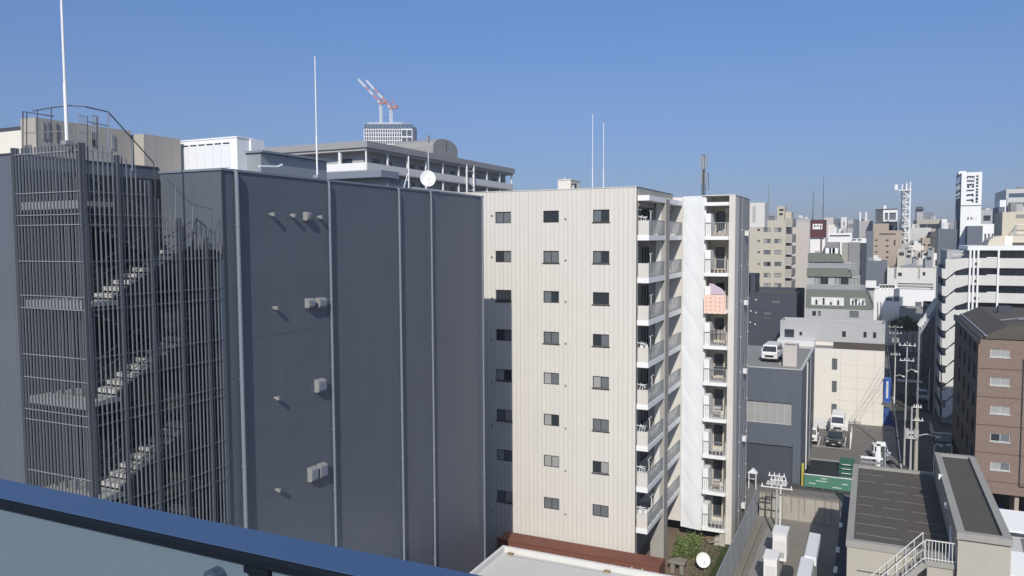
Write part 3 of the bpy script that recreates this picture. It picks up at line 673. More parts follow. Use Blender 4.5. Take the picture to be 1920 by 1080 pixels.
# wing 2 of the same building
W2l, W2t0, W2r, W2e = XY(1280, Y2, 600), XY(1323, Y2, 600), XY(1366, Y2, 600), XY(1377.5, Y2, 600)
W2z = ZY(1350, 367, Y2); YE = YX(1404, W2e, 500)
wt = thing('balcony_wing', 'cream and grey wing with one stack of small balconies right of the white sheet', 'building', ((W2l+W2e)/2, Y2, 0))
mb = MB()
mb.box(W2r, W2e, Y2-.28, Y2+1.4, .2, W2z, 'cream', 'b'); mb.box(W2l-2, W2t0-.02, Y2+.001, Y2+1.4, 1.4, W2z-.04, 'cream'); mb.build('pilaster', wt)
rb_ = Y2+1.4
hr = []
zz2 = [W2z-2.6-k*2.83 for k in range(9)]
for z in zz2:
    y = rb_+(YE-rb_)*.62; hr.append((y, y+.55, z, z+1.0))
mb = MB(); facade(mb, 'r', W2e-.002, rb_, YE, 0, W2z-.02, hr, 'cream_side_shade', .1); mb.box(W2l-2, W2e-.004, YE-.1, YE, 0, W2z-.02, 'cream_side_shade'); mb.build('side_wall', wt)
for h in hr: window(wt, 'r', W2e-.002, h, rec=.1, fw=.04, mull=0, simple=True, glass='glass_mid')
mb = MB(); mb.box(W2t0, W2r, rb_, rb_+.1, 1.4, W2z, 'beige_house'); mb.build('recess_wall', wt)
mb = MB(); mb.box(W2t0-.3, W2e+.03, Y2-.3, YE, W2z, W2z+.06, 'offwhite'); mb.build('coping', wt)
mb = MB(); mb.box(W2l-2, W2e-.05, Y2+2.2, YE-.2, 0, 1.4, 'darkgrey'); mb.build('basement_wall', wt)
for f in (.18, .86):
    y = rb_+(YE-rb_)*f; mb = MB(); mb.tube([(W2e+.09, y, 0), (W2e+.09, y, W2z-.1)], .045, 'grey')
    for z in zz2: mb.tube([(W2e+.09, y, z-.04), (W2e+.09, y, z+.04)], .06, 'offwhite')
    mb.build('downpipe', wt)
s2 = [ZY(1345, 378+8, Y2)]+[ZY(1345, 449.6+67.9*k, Y2) for k in range(9)]
for i, z in enumerate(s2):
    mb = MB(); mb.box(W2t0-.02, W2r+.001, Y2-.62, rb_, z, z+.26, 'white'); mb.build('balcony_slab', wt)
    if i == 0: continue
    zt_ = z+.26; yo = Y2-.57
    mb = MB(); mb.box(W2t0, W2r, yo, yo+.04, zt_+1.02, zt_+1.07, 'galv')
    for k in range(13): x = W2t0+.03+(W2r-W2t0-.06)*k/12; mb.box(x-.011, x+.011, yo+.008, yo+.03, zt_, zt_+1.02, 'galv')
    mb.box(W2r-.06, W2r-.02, yo, Y2-.29, zt_, zt_+1.07, 'cream'); mb.build('balcony_rail', wt)
    mb = MB(); mb.box(W2t0, W2t0+.42, Y2-.5, rb_-.01, zt_, zt_+1.75, 'white'); mb.build('divider', wt)
    window(wt, 'f', rb_, (W2t0+.5, W2t0+1.15, zt_+.3, zt_+1.95), rec=.0, fw=.05, simple=True, mull=0, glass='glass_dark')
mb = MB(); mb.box(W2t0+1.2, W2r-.1, rb_-.35, rb_-.03, s2[0]-.55, s2[0]-.1, 'white_dirty'); mb.build('duct', wt)

# white sheeting that covers the notch
n = 14; vs = []; fs = []; m_ = 220
zlo = ZY(1300, 989, Y2); zhi = W2z+.02
for j in range(m_+1):
    for i in range(n+1):
        u = i/n; v = j/m_; x = W2l+(W2t0-.03-W2l)*u; z = zlo+(zhi-zlo)*v-(.12*u if j == 0 else 0)
        ph = (v*8.0+u*.9) % 1.0
        y = Y2-.14+.045*math.exp(-((ph-.5)/.055)**2)*math.sin(math.pi*min(1, u*1.1+.05))**.5*(1-.6*u)+.02*math.sin(u*9+v*3)+.012*math.sin(v*60+u*4)
        vs.append((x, y, z))
for j in range(m_):
    for i in range(n): a = j*(n+1)+i; fs.append((a, a+1, a+n+2, a+n+1))
mb = MB(); mb.add(vs, fs, 'tarp_white'); mb.add([(x, y+.03, z) for x, y, z in vs], fs, 'tarp_white'); single(mb, 'white_sheet', 'tall white sheet hanging full height between the cream building and its balcony wing', 'sheet', (W2l, Y2, zlo), smooth=True)

# things on the balconies
def laundry_pole(x, y, z, label):
    mb = MB(); mb.tube([(x, y, z), (x, y, z+1.55), (x-.1, y+.1, z+1.6), (x-.1, y+.9, z+1.6)], .025, 'white'); single(mb, 'drying_pole', label, 'drying pole', (x, y, z), 'drying poles on the balconies')
ords = ['topmost', 'second highest', 'third highest', 'fourth highest', 'fifth highest', 'sixth highest', 'second lowest', 'lowest']
for i in (1, 2, 3, 4, 5, 6, 7, 8):
    z = slabs[i]+.36
    laundry_pole(CXo-.22, CY+1.7+random.uniform(-.3, .5), z, 'white bent drying pole behind the glass of the %s front corner balcony' % ords[i-1])
for i in (1, 4, 5, 6, 7, 8):
    z = slabs[i]+.36; mb = MB(); x = CXr-.1; y = CY+.75
    for k in range(3): mb.bar((x+.1+k*.18, y, z+.7), (x+.25+k*.14, y+.15, z+1.35-.1*k), .035, 'white')
    mb.bar((x, y, z+1.3), (x+.6, y, z+1.15), .04, 'white'); mb.bar((x, y+.3, z+1.2), (x+.6, y+.2, z+1.25), .03, 'white'); mb.bar((x+.5, y, z+.0), (x+.5, y, z+1.2), .03, 'steel'); mb.bar((x+.05, y, z), (x+.05, y, z+1.3), .03, 'steel')
    single(mb, 'drying_rack', 'white folded drying rack on the %s corner balcony' % ords[i-1], 'drying rack', (x, y, z), 'drying racks on the corner balconies')
    for _ in range(2):
        mb = MB(); xx = x+.15+_*.3; mb.box(xx, xx+.22, y+.16, y+.2, z+.55+.1*_, z+1.14, 'cloth_white')
        if i in (4, 8): single(mb, 'hanging_cloth', '%s pale cloth hung on the rack of the %s corner balcony' % (('left', 'right')[_], ords[i-1]), 'cloth', (xx, y, z))
z = s2[3]+.26; mb = MB(); q0, q1 = W2t0-.02, W2r-.1; n = 12; vs = []; fs = []
for j in range(7):
    for i in range(n+1): vs.append((q0+(q1-q0)*i/n, Y2-.68-.02*math.sin(i*1.1+j*.5), z+1.14-1.45*j/6-.03*(i % 3 == 0)*(j == 6)))
for j in range(6):
    for i in range(n): a = j*(n+1)+i; fs.append((a, a+1, a+n+2, a+n+1))
mb.add(vs, fs, 'orange_cloth'); mb.add([(x_, y_-.004, z_) for x_, y_, z_ in vs], fs, 'orange_cloth')
for a in range(5):
    for b_ in range(4): xx = q0+.15+a*.34; zc = z+.95-b_*.31; mb.box(xx, xx+.09, Y2-.72, Y2-.66, zc-.09, zc, 'orange_mark')
single(mb, 'patterned_blanket', 'orange patterned blanket hung over the third balcony rail of the wing', 'blanket', (q0, Y2-.6, z))
mb = MB(); mb.prismY([(q0+.35, z+1.15), (q1-.15, z+1.15), (q1-.15, z+1.35), (q1-.4, z+1.62), (q1-.8, z+1.82), (q0+.7, z+1.95), (q0+.35, z+2.0)], Y2-.42, Y2-.36, 'lilac_cloth'); single(mb, 'lilac_futon', 'pale lilac futon airing above the orange blanket', 'futon', (q0, Y2-.4, z+1.1))
stuff = {1: 'stack of pale boxes', 2: 'pair of dark pots', 4: 'brown cloth and laundry', 5: 'row of dark clothes', 6: 'low pale chair', 7: 'clutter of potted plants', 8: 'small table and chairs', 9: 'leafy pots along the rail'}
for i, s_ in stuff.items():
    z = s2[i]+.26; mb = MB(); y = Y2-.35
    if 'clothes' in s_ or 'cloth' in s_:
        for k in range(5): x = W2t0+.5+k*.24; mb.box(x, x+.17, y, y+.05, z+.45+random.uniform(-.1, .2), z+1.2, random.choice(['cloth_dark', 'brown_dark', 'tan']))
        mb.tube([(W2t0+.4, y+.02, z+1.22), (W2r-.1, y+.02, z+1.22)], .015, 'steel', 6)
    elif 'plants' in s_ or 'leafy' in s_ or 'pots' in s_:
        for k in range(4):
            x = W2t0+.55+k*.28; mb.tube([(x, y, z), (x, y, z+.25)], .08, 'brown_dark', 8, .11)
            for _ in range(26):
                p = Vector((x+random.gauss(0, .09), y+random.gauss(0, .07), z+.3+abs(random.gauss(.15, .15)))); d = Vector((random.uniform(-1,1), random.uniform(-1,1), random.uniform(-.5,1))).normalized()*.06; e = Vector((random.uniform(-1,1), random.uniform(-1,1), 0))*.04
                mb.add([p-d, p+e, p+d], [(0,1,2)], 'leaf_dark' if s_.startswith('pair') else 'leaf')
    elif 'chair' in s_:
        mb.box(W2t0+.7, W2t0+1.25, y, y+.4, z+.38, z+.43, 'tan'); mb.box(W2t0+.7, W2t0+1.25, y+.36, y+.4, z+.43, z+.85, 'pinkgrey')
        for a in (W2t0+.72, W2t0+1.22):
            for b_ in (y+.02, y+.38): mb.bar((a, b_, z), (a, b_, z+.38), .03, 'tan')
    else:
        for k in range(3): x = W2t0+.6+k*.35; mb.box(x, x+.28, y, y+.25, z, z+.3+.12*k, 'pinkgrey'); mb.box(x+.04, x+.24, y-.004, y, z+.05, z+.2, 'tan')
    single(mb, 'balcony_item', '%s on balcony %s of the wing' % (s_, 'one two three four five six seven eight nine'.split()[i-1]+' from the top'), 'balcony clutter', (W2t0+.9, y, z), 'things kept on the wing balconies')
for i, z in enumerate(zz2):
    if i % 2 == 0:
        y = rb_+(YE-rb_)*.55; mb = MB(); mb.box(W2e+.0, W2e+.3, y, y+.05, z-.1, z-.06, 'white'); mb.box(W2e+.02, W2e+.32, y-.1, y+.6, z-.45, z-.12, 'white_dirty'); mb.build('window_box', wt)

# rooftop things on the cream building
p = onY(1061, 352, CY+4); x0, x1 = XY(1046, CY+4, 345), XY(1070, CY+4, 345)
t = thing('roof_cabin', 'small pale yellow stair cabin on the cream roof', 'rooftop house', ((x0+x1)/2, CY+4.5, CZ-.2))
mb = MB(); z_ = ZY(1060, 338, CY+4); mb.box(x0, x1, CY+4, CY+6, CZ-.3, z_, 'warm_white'); mb.box(x0-.04, x1+.04, CY+3.96, CY+6.04, z_, z_+.07, 'offwhite'); mb.tube([(x0+.35, CY+4.5, z_), (x0+.35, CY+4.5, z_+.25)], .05, 'warm_white'); mb.build('cabin', t)
mb = MB(); mb.box(x1+.05, x1+.28, CY+4.1, CY+4.5, CZ-.3, z_-.25, 'steel_dark'); mb.box(x1+.08, x1+.25, CY+4.09, CY+4.11, CZ-.1, z_-.4, 'frame_light'); mb.build('meter_box', t)
for px, q, lab in ((1111, 214, 'left and taller of two thin white rods on the cream roof'), (1131.5, 230, 'right and shorter of two thin white rods on the cream roof')):
    b = onY(px, 351, CY+3); tp = onY(px, q, CY+3); rod(lab, (b.x, b.y, CZ-.3), (b.x, b.y, tp.z), .035, .022)
# cellular antenna mast behind
Ya = 72; b = onY(1319, 366, Ya); tp = onY(1318, 290, Ya)
t = thing('cellular_mast', 'dark cellular antenna mast standing on the roof behind the white sheet', 'antenna mast', (b.x, Ya, 26))
mb = MB(); mb.tube([(b.x, Ya, 20), (b.x, Ya, tp.z)], .09, 'steel_dark')
for sx in (-.16, .16): mb.tube([(b.x+sx, Ya, 20), (b.x+sx, Ya, tp.z-1.5)], .03, 'steel_dark', 6)
for k in range(6): z = b.z+k*.6; mb.bar((b.x-.16, Ya, z), (b.x+.16, Ya, z+.5 if k % 2 else z), .03, 'steel_dark')
mb.tube([(b.x, Ya, 26), (b.x-.6, Ya-.4, 25), ], .04, 'steel_dark', 6); mb.build('pole', t)
for dx, zc in ((-.2, -.7), (.25, -.7), (.0, -.8), (.22, -2.2), (-.15, -2.1)):
    mb = MB(); mb.box(b.x+dx-.08, b.x+dx+.08, Ya-.2, Ya-.06, tp.z+zc-.55, tp.z+zc+.65, 'galv'); mb.build('antenna_panel', t)
mb = MB(); mb.tube([(b.x+.1, Ya, b.z+.5), (b.x+.45, Ya, b.z+.5), (b.x+.45, Ya, b.z+2.0), (b.x+.1, Ya, b.z+2.0)], .03, 'steel_dark', 6); mb.build('cable_loop', t)
# ================================================================== LOW ROOFS IN FRONT OF THE CREAM BUILDING
zr = 7.0; cA = onZ(943, 1022, zr); cB = onZ(1345, 1086, zr)
x0, x1, y1 = cA.x, cB.x+.6, cA.y
t = block('white_roofed_building', 'low building with a broad flat white roof at the foot of the cream apartments', x0, x1, 24, y1, zr, 'offwhite', roof='roof_white', parapet=.28, cap='white_dirty')
for px, q in ((957, 1040), (1138, 1073)):
    p = onZ(px, q, zr-.28); mb = MB(); mb.box(p.x-.17, p.x+.17, p.y-.12, p.y+.12, zr-.28, zr-.2, 'wood'); mb.build('roof_drain', t)
p = onZ(957, 1042, zr-.27); q = onZ(1140, 1074, zr-.27); mb = MB(); mb.bar(p, q, .03, 'roof_grey', .01); mb.build('membrane_seam', t)
yb_ = 48.6; x0, x1 = XY(932, yb_, 1010), XY(1236, yb_, 1040); z1 = ZY(1080, 1019, yb_)-.66
t = thing('brick_building', 'red-brown brick strip of a low building between white roof and cream wall', 'building', ((x0+x1)/2, yb_, 0))
mb = MB(); mb.box(x0, x1, yb_, CY-.5, 0, z1, 'brick_red', 'b'); mb.build('wall', t)
mb = MB(); mb.box(x0-.05, x1+.05, yb_-.06, yb_+.2, z1, z1+.09, 'brick_red'); mb.build('coping', t)
mb = MB()
for f in (.84, .9): mb.box(x0+(x1-x0)*f, x0+(x1-x0)*f+.1, yb_-.03, yb_, z1-.35, z1-.27, 'frame_light'); mb.build('wall_fitting', t); mb = MB()

# ================================================================== YARD beside the wing
yx0 = CXr+.9; fa = onZ(1418, 974, 0); FX = fa.x
sheet('yard_soil', rect(CXr-1.3, FX-.15, 40, Y2+8), .012, 'dirt')
sheet('moss_bed', rect(W2e-.6, FX-.02, 40, Y2-.4), .016, 'moss')
ns = 9000; mb = MB()
for _ in range(ns):
    a = random.random(); y = 42+random.random()*22; x = FX-.3-abs(random.gauss(0, 1.5))
    if x < CXr+.3 or (x < W2e+.1 and y > Y2): continue
    h = random.uniform(.05, .16); an = random.uniform(0, 6.28); dx, dy = math.cos(an)*.03, math.sin(an)*.03
    mb.add([(x-dx, y-dy, .013), (x+dx, y+dy, .013), (x+random.gauss(0,.08), y+random.gauss(0,.08), h)], [(0,1,2)], random.choice(['leaf_dark', 'leaf_dark', 'leaf']))
tag(mb.build('grass'), 'dark green grass along the foot of the corrugated fence', 'grass', kind='stuff')
def shrub(ctr, rad, n, label, m=('leaf', 'leaf', 'leaf_dark'), name='shrub', cat='shrub', group=None, ls=.09, trunk_h=None):
    c = Vector(ctr); t = thing(name, label, cat, ctr, group)
    mb = MB()
    clumps = [Vector((random.uniform(-1,1)*rad[0], random.uniform(-1,1)*rad[1], random.uniform(.15,1)*rad[2])) for _ in range(max(6, n//60))]
    for _ in range(n):
        q = random.choice(clumps)+Vector((random.gauss(0, rad[0]*.22), random.gauss(0, rad[1]*.22), random.gauss(0, rad[2]*.14))); p = c+q
        if p.z < c.z+.02: p.z = c.z+.05
        d = Vector((random.gauss(0,1), random.gauss(0,1), random.gauss(0,.7))).normalized()*ls; e = d.cross(Vector((random.gauss(0,1), random.gauss(0,1), random.gauss(0,1)))).normalized()*ls*.5
        mb.add([p-d, p+e, p+d, p-e], [(0,1,2,3)], random.choice(m))
    mb.build('foliage' if not trunk_h else 'crown', t)
    mb = MB()
    base = c-Vector((0,0,trunk_h or 0))
    mb.tube([base, c+Vector((0,0,rad[2]*.4))], .04 if not trunk_h else .14, 'trunk', 7, .02 if not trunk_h else .06)
    for k in range(6):
        q = random.choice(clumps); mb.tube([c+Vector((0,0,rad[2]*.1*random.random())), c+q], .015 if not trunk_h else .05, 'trunk', 5, .006)
    mb.build('stem' if not trunk_h else 'trunk', t); return t
for (px, q, lab) in ((1279, 1048, 'left leafy light green shrub under the balconies'), (1298, 1043, 'right leafy light green shrub beside the bare soil')):
    p = onZ(px, q, 0); shrub((p.x, p.y, .0), (.5, .9, 1.4), 3200, lab, ('leaf_light', 'leaf_light', 'leaf'), group='shrubs in the yard', ls=.07)
Yd = onZ(1318, 1075, 0).y; c = onY(1318, 1050, Yd)
dish('large white satellite dish standing in the grassy yard', tuple(c), .50, (.40, -.85, .35), [(c.x+.1, Yd+.22, 0), (c.x+.1, Yd+.22, c.z-.05)])
t_ = bpy.data.objects['satellite_dish.001']
p0 = onZ(1330, 1018, 0)
for k in range(9):
    mb = MB(); a = Vector((p0.x+random.uniform(-1.1, .9), p0.y+random.uniform(-.6, .7), random.uniform(.1, .4))); an = random.uniform(-.5, .8); l_ = random.uniform(.5, 1.1)
    mb.bar(a, a+Vector((math.cos(an)*l_, math.sin(an)*.4, random.uniform(-.1, .55))), .06, 'stair_pale' if k % 2 else 'wood')
    single(mb, 'scrap_timber', 'pale and brown scrap timber dumped under the lowest wing balcony', 'timber', tuple(a), 'scrap timber in the yard')
p1 = onZ(1352, 1022, 0); mb = MB(); mb.prismY([(p1.x-.5, 0), (p1.x+.35, 0), (p1.x+.3, 1.2), (p1.x-.05, 1.35), (p1.x-.1, .7), (p1.x-.45, .6)], p1.y-.3, p1.y+.3, 'concrete_warm'); single(mb, 'concrete_block', 'pale broken concrete block at the base of the pilaster', 'concrete block', tuple(p1))
p2 = onZ(1271, 1074, 0); t = thing('stone_bench', 'rough grey stone slab table on blocks beside the pillar', 'stone table', tuple(p2))
mb = MB(); mb.prismZ([(p2.x-.65, p2.y-.3), (p2.x+.55, p2.y-.35), (p2.x+.6, p2.y+.4), (p2.x-.1, p2.y+.5), (p2.x-.5, p2.y+.2)], .75, .95, 'concrete_dark'); mb.build('slab', t)
for dx in (-.35, .3): mb = MB(); mb.box(p2.x+dx-.15, p2.x+dx+.15, p2.y-.2, p2.y+.2, 0, .75, 'concrete_dark'); mb.build('leg', t)
# corrugated fence
t = thing('corrugated_fence', 'grey corrugated metal fence running away between grassy yard and alley', 'fence', (FX, 58, 0))
fy0, fy1 = 30.0, fa.y; fh = EYE+(onX(1418, 921, FX).z-EYE)
mb = MB(); N_ = 150; vs = []; fs = []
for i in range(N_*4+1):
    y = fy0+(fy1-fy0)*i/(N_*4); s_ = (0, .025, .025, 0)[i % 4]; vs += [(FX+s_, y, .05), (FX+s_, y, fh)]
for i in range(N_*4): fs.append((2*i, 2*i+2, 2*i+3, 2*i+1))
mb.add(vs, fs, 'galv'); mb.build('sheet', t)
mb = MB(); mb.box(FX-.04, FX+.06, fy0, fy1, fh, fh+.05, 'galv'); mb.build('top_rail', t)
for k in range(15): y = fy0+(fy1-fy0)*k/14; mb = MB(); mb.box(FX+.03, FX+.09, y-.03, y+.03, 0, fh+.0, 'steel'); mb.build('post', t)
kx = FX+.35; mb = MB(); mb.box(kx, kx+.25, 30, fy1-.5, 0, .22, 'concrete_dark'); mb.box(kx+.45, kx+.6, 30, fy1-.8, 0, .14, 'concrete_dark'); tag(mb.build('kerb'), kind='structure')
# courtyard
a = onZ(1418, 965, 0); b_ = onZ(1568, 988, 0); Yw_ = (a.y+b_.y)/2
XA, XB = FX+.1, onY(1575, 960, Yw_).x
sheet('courtyard_floor', rect(FX+.05, XB+4, 25, Yw_-.01), .010, 'concrete_dark')
sheet('bare_ground', rect(FX+.95, onZ(1445, 1040, 0).x, 28, Yw_-3), .014, 'roof_grey')
t = thing('retaining_wall', 'stained tan concrete wall closing the far end of the alley courtyard', 'wall', ((XA+XB)/2, Yw_, 0))
zt = ZY(1490, 932, Yw_)
mb = MB(); mb.box(XA, XB, Yw_, Yw_+.3, 0, zt, 'concrete', 'b'); mb.build('panel', t)
mb = MB(); mb.box(XA, XB+.02, Yw_-.04, Yw_+.34, zt, zt+.1, 'concrete_dark'); mb.build('coping', t)
for px in (1436, 1484, 1509, 1547): x = XY(px, Yw_, 950); mb = MB(); mb.tube([(x, Yw_-.03, .8 if px != 1547 else 0), (x, Yw_-.03, zt+.5)], .03, 'steel', 6); mb.build('rail_post', t)
mb = MB()
for k in range(5): x = XA+(XB-XA)*(k+.5)/5; mb.box(x-.012, x+.012, Yw_-.006, Yw_, 0, zt-.01, 'frame_dark')
mb.build('panel_joint', t)
# white ducts / boxes in the courtyard
def unit(pxa, pxb, qtop, qbot, dep, z1, label, name='ventilation_box', y=None):
    Yf = y or onZ((pxa+pxb)/2, qbot, 0).y; z1 = ZY((pxa+pxb)/2, qtop, Yf); xa, xb = XY(pxa, Yf, qtop), XY(pxb, Yf, qtop); t = thing(name, label, 'ventilation unit', ((xa+xb)/2, Yf, 0), 'white ventilation boxes in the courtyard')
    mb = MB(); mb.box(xa, xb, Yf, Yf+dep, .25, z1, 'white'); mb.box(xa-.05, xb+.05, Yf-.05, Yf+dep+.05, z1, z1+.07, 'white'); mb.build('casing', t)
    mb = MB(); mb.box(xa+.1, xb-.1, Yf-.012, Yf-.002, .9, z1-.5, 'white_dirty')
    for k in range(7): z = .5+k*.06; mb.box(xa+.15, xb-.15, Yf-.02, Yf-.002, z, z+.03, 'galv')
    mb.build('louvre_panel', t)
    for dx in (.05, xb-xa-.2): mb = MB(); mb.box(xa+dx, xa+dx+.15, Yf+.1, Yf+dep-.1, 0, .25, 'galv'); mb.build('foot', t)
    return t
unit(1449, 1475, 1002, 1058, 1.7, 3.3, 'taller white ventilation box beside the utility pole in the courtyard')
unit(1432, 1457, 1048, 1110, 1.5, 2.9, 'nearer white ventilation box at the bottom edge, with an open hood')
zc_ = 5.6; Yc1 = onZ(1528, 1000, zc_).y; yn_ = onZ(1525, 1045, zc_).y; Yc0 = yn_-6; xa, xb = onZ(1517, 1000, zc_).x, onZ(1539, 1000, zc_).x
t = thing('white_duct', 'long white rooftop duct in two stepped lengths running towards the camera above the courtyard', 'duct', ((xa+xb)/2, (Yc0+Yc1)/2, 0))
mb = MB(); mb.prismY([(xa, zc_-.5), (xb, zc_-.5), (xb, zc_-.04), (xb-.04, zc_), (xa+.04, zc_+.03), (xa, zc_)], yn_, Yc1, 'tarp_white'); mb.build('duct_length', t)
mb = MB(); mb.prismY([(xa-.18, zc_-.6), (xb-.12, zc_-.6), (xb-.12, zc_-.12), (xb-.16, zc_-.08), (xa-.14, zc_-.06), (xa-.18, zc_-.1)], Yc0, yn_-.01, 'tarp_white'); mb.build('duct_length', t)
for k in range(5):
    y = Yc0+(Yc1-Yc0)*(k+.4)/5; mb = MB(); mb.box(xb-.2, xb-.12, y, y+.08, 0, zc_-.61, 'steel'); mb.build('post', t); mb = MB(); mb.box(xa+.02, xa+.1, y, y+.08, 0, zc_-.61, 'steel'); mb.build('post', t)
zl5 = 4.8; xq1 = onZ(1590, 1080, zl5).x; xq0 = onZ(1563, 1080, zl5).x
t = thing('side_passage_roof', 'narrow dark slate roof strip along the left side of the low roofed building', 'passage roof', (xq0, 45, 0))
mb = MB(); ya_, yb_ = 30, onZ(1580, 930, zl5).y; mb.box(xq0, xq1, ya_, yb_, zl5-.12, zl5, 'slate'); mb.build('roof', t)
mb = MB(); mb.box(xq0+.08, xq0+.16, ya_, yb_-.1, 0, zl5-.121, 'slate'); mb.build('wall', t)
for q in (985, 1032, 1070): a = onZ(1569, q, zl5); mb = MB(); mb.box(xq0-.05, xq0+.16, a.y-.35, a.y+.5, zl5+.002, zl5+.05, 'white'); mb.build('skylight', t)

# ================================================================== UTILITY POLES
def utility_pole(label, x, y, h, arms=((-.3, 1.6), (-1.1, 1.3)), trafo=True, m='lightgrey', r_=.11, lamp=None):
    t = thing('utility_pole', label, 'utility pole', (x, y, 0), 'utility poles along the streets')
    mb = MB(); mb.tube([(x, y, 0), (x, y, h)], r_, m, 10, r_*.6); mb.build('pole', t)
    for dz, w_ in arms:
        mb = MB(); mb.box(x-w_/2, x+w_/2, y-.22, y-.14, h+dz-.04, h+dz+.04, 'white_dirty'); mb.build('cross_arm', t)
        for k in range(4): xx = x-w_/2+.1+(w_-.2)*k/3; mb = MB(); mb.tube([(xx, y-.18, h+dz+.04), (xx, y-.18, h+dz+.26)], .05, 'white', 8, .035); mb.build('insulator', t)
    if trafo:
        for s_ in (-1, 1): mb = MB(); mb.tube([(x+s_*.42, y-.1, h-3.0), (x+s_*.42, y-.1, h-2.2)], .24, 'lightgrey', 14); mb.box(x+min(0, s_*.42), x+max(0, s_*.42), y-.13, y-.07, h-2.5, h-2.42, 'steel'); mb.build('transformer', t)
    if lamp:
        mb = MB(); mb.tube([(x, y, h-3.2), (x+lamp*.6, y-.05, h-2.9), (x+lamp*1.3, y-.05, h-3.05)], .035, 'white', 6); mb.box(x+lamp*1.25-.1, x+lamp*1.25+.25*abs(lamp), y-.15, y+.05, h-3.16, h-3.04, 'white'); mb.build('street_lamp_arm', t)
    return t
def atground(px, q): p = onZ(px, q, 0); return p.x, p.y
def ptop(px, q, y): return ZY(px, q, y)
POLES = []
def up(label, px, qb, qt, **k):
    x, y = atground(px, qb); h = ptop(px, qt, y); utility_pole(label, x, y, h, **k); POLES.append((x, y-.18, h-.1)); return x, y, h
up('concrete utility pole with white crossarms above the courtyard wall', 1455, 1012, 890, arms=((-.05, 1.3), (-1.0, 2.4), (-.4, 1.0)), trafo=False)
up('pale pole right beside it, thinner, at the courtyard wall', 1462, 1002, 893, arms=((-.3, 1.0),), trafo=False, r_=.09, m='white_dirty')
up('utility pole with cables in front of the cream warehouse', 1578, 786, 668, arms=((-.4, 2.6), (-1.4, 2.6), (-2.3, 1.6)), trafo=True)
up('slim pole standing just left of the warehouse pole', 1573, 786, 680, arms=(), trafo=False, r_=.12)
up('thick pale concrete pole above the lower right roof', 1716, 903, 757, arms=((-.3, .8), (-1.6, 1.1)), trafo=False, r_=.21, lamp=1.4, m='concrete_warm')
up('pole with stacked transformers left of the thick pale pole', 1706, 905, 762, arms=((-2.6, .9), (-3.1, .9)), trafo=True, r_=.12)
up('tall pole rising in the middle of the street gap', 1695, 872, 640, arms=((-.4, 1.6), (-2.0, 1.4)), trafo=False, lamp=.7)
up('thin white pole beside the blue banner', 1676, 778, 662, arms=((-.2, 1.2),), trafo=False, r_=.1, m='white_dirty', lamp=.8)
up('tall slim pole in front of the dark stair building', 1741, 768, 688, arms=(), trafo=False, r_=.1, m='white_dirty')
up('distant pole on the left pavement of the narrow street', 1677, 700, 610, arms=((-.3, 2.2), (-1.4, 2.0)), trafo=True)
up('distant pole on the right pavement of the narrow street', 1712, 742, 655, arms=((-.3, 2.2), (-1.4, 2.0)), trafo=True)
def wire(a, b, sag=.5, k=[0]):
    a = Vector(a); b = Vector(b); mb = MB(); mb.tube([a.lerp(b, i/8)-Vector((0,0,sag*4*(i/8)*(1-i/8))) for i in range(9)], .018, 'black', 4)
    k[0] += 1; single(mb, 'overhead_cable', 'thin black overhead cable strung between the street poles', 'cable', tuple(a), 'overhead cables')
for i, j in ((6, 9), (7, 9), (6, 10), (4, 6), (2, 7), (10, 9)):
    for dx in (-.5, 0, .5): wire(Vector(POLES[i])+Vector((dx, 0, 0)), Vector(POLES[j])+Vector((dx, 0, 0)))
for dz in (0, -1, -1.8): wire(Vector(POLES[2])+Vector((.3, 0, dz)), Vector((SX0+1, POLES[2][1]+4, POLES[2][2]-.8+dz)))
# small poles with curved street lamps
for px, qb, qt, lab, s_ in ((1750, 905, 832, 'curved white street lamp rising behind the raised dark roof', .7), (1783, 905, 833, 'short white street lamp right of the curved one', -.4)):
    x, y = atground(px, qb); h = ptop(px, qt, y); t = thing('street_lamp', lab, 'street lamp', (x, y, 0), 'street lamps')
    mb = MB(); mb.tube([(x, y, 0), (x, y, h-.15), (x+s_*.3, y, h), (x+s_, y, h-.08)], .045, 'white', 8); mb.build('pole', t); mb = MB(); mb.box(x+s_*.8-.14, x+s_*.8+.14, y-.1, y+.1, h-.16, h-.07, 'white'); mb.build('lamp_head', t)

# ================================================================== LOW BUILDINGS RIGHT OF THE CREAM BUILDING
pb = onZ(1500, 908, 0); X12 = pb.x; Y12 = pb.y; Z12 = ZY(1500, 694, Y12); Y12e = YX(1528, X12, 650)
x0 = W2e-6
win = (XY(1400, Y12, 775), XY(1485, Y12, 775), ZY(1485, 798, Y12), ZY(1485, 757, Y12))
gar = (XY(1400, Y12, 850), XY(1486, Y12, 850), .02, ZY(1486, 838, Y12))
t = thing('parking_roof_building', 'low charcoal building with a parked van on its roof, right of the cream building', 'building', ((x0+X12)/2, Y12, 0))
mb = MB(); facade(mb, 'f', Y12, x0, X12, 0, Z12, [win, gar], 'charcoal', .25, 'slate'); mb.quad((X12, Y12, 0), (X12, Y12e, 0), (X12, Y12e, Z12), (X12, Y12, Z12), 'slateblue'); mb.build('wall', t)
window(t, 'f', Y12, win, rec=.2, mull=5, fr='frame_light', glass='glass_pale' if False else 'curtain', fw=.03)
mb = MB(); mb.box(gar[0]+.01, gar[1]-.01, Y12+.2, Y12+.24, .02, gar[3]-.01, 'slate'); mb.build('shutter', t)
mb = MB(); mb.box(x0, X12-.25, Y12+.2, Y12e, Z12-.25, Z12-.2, 'roof_grey'); mb.build('roof', t)
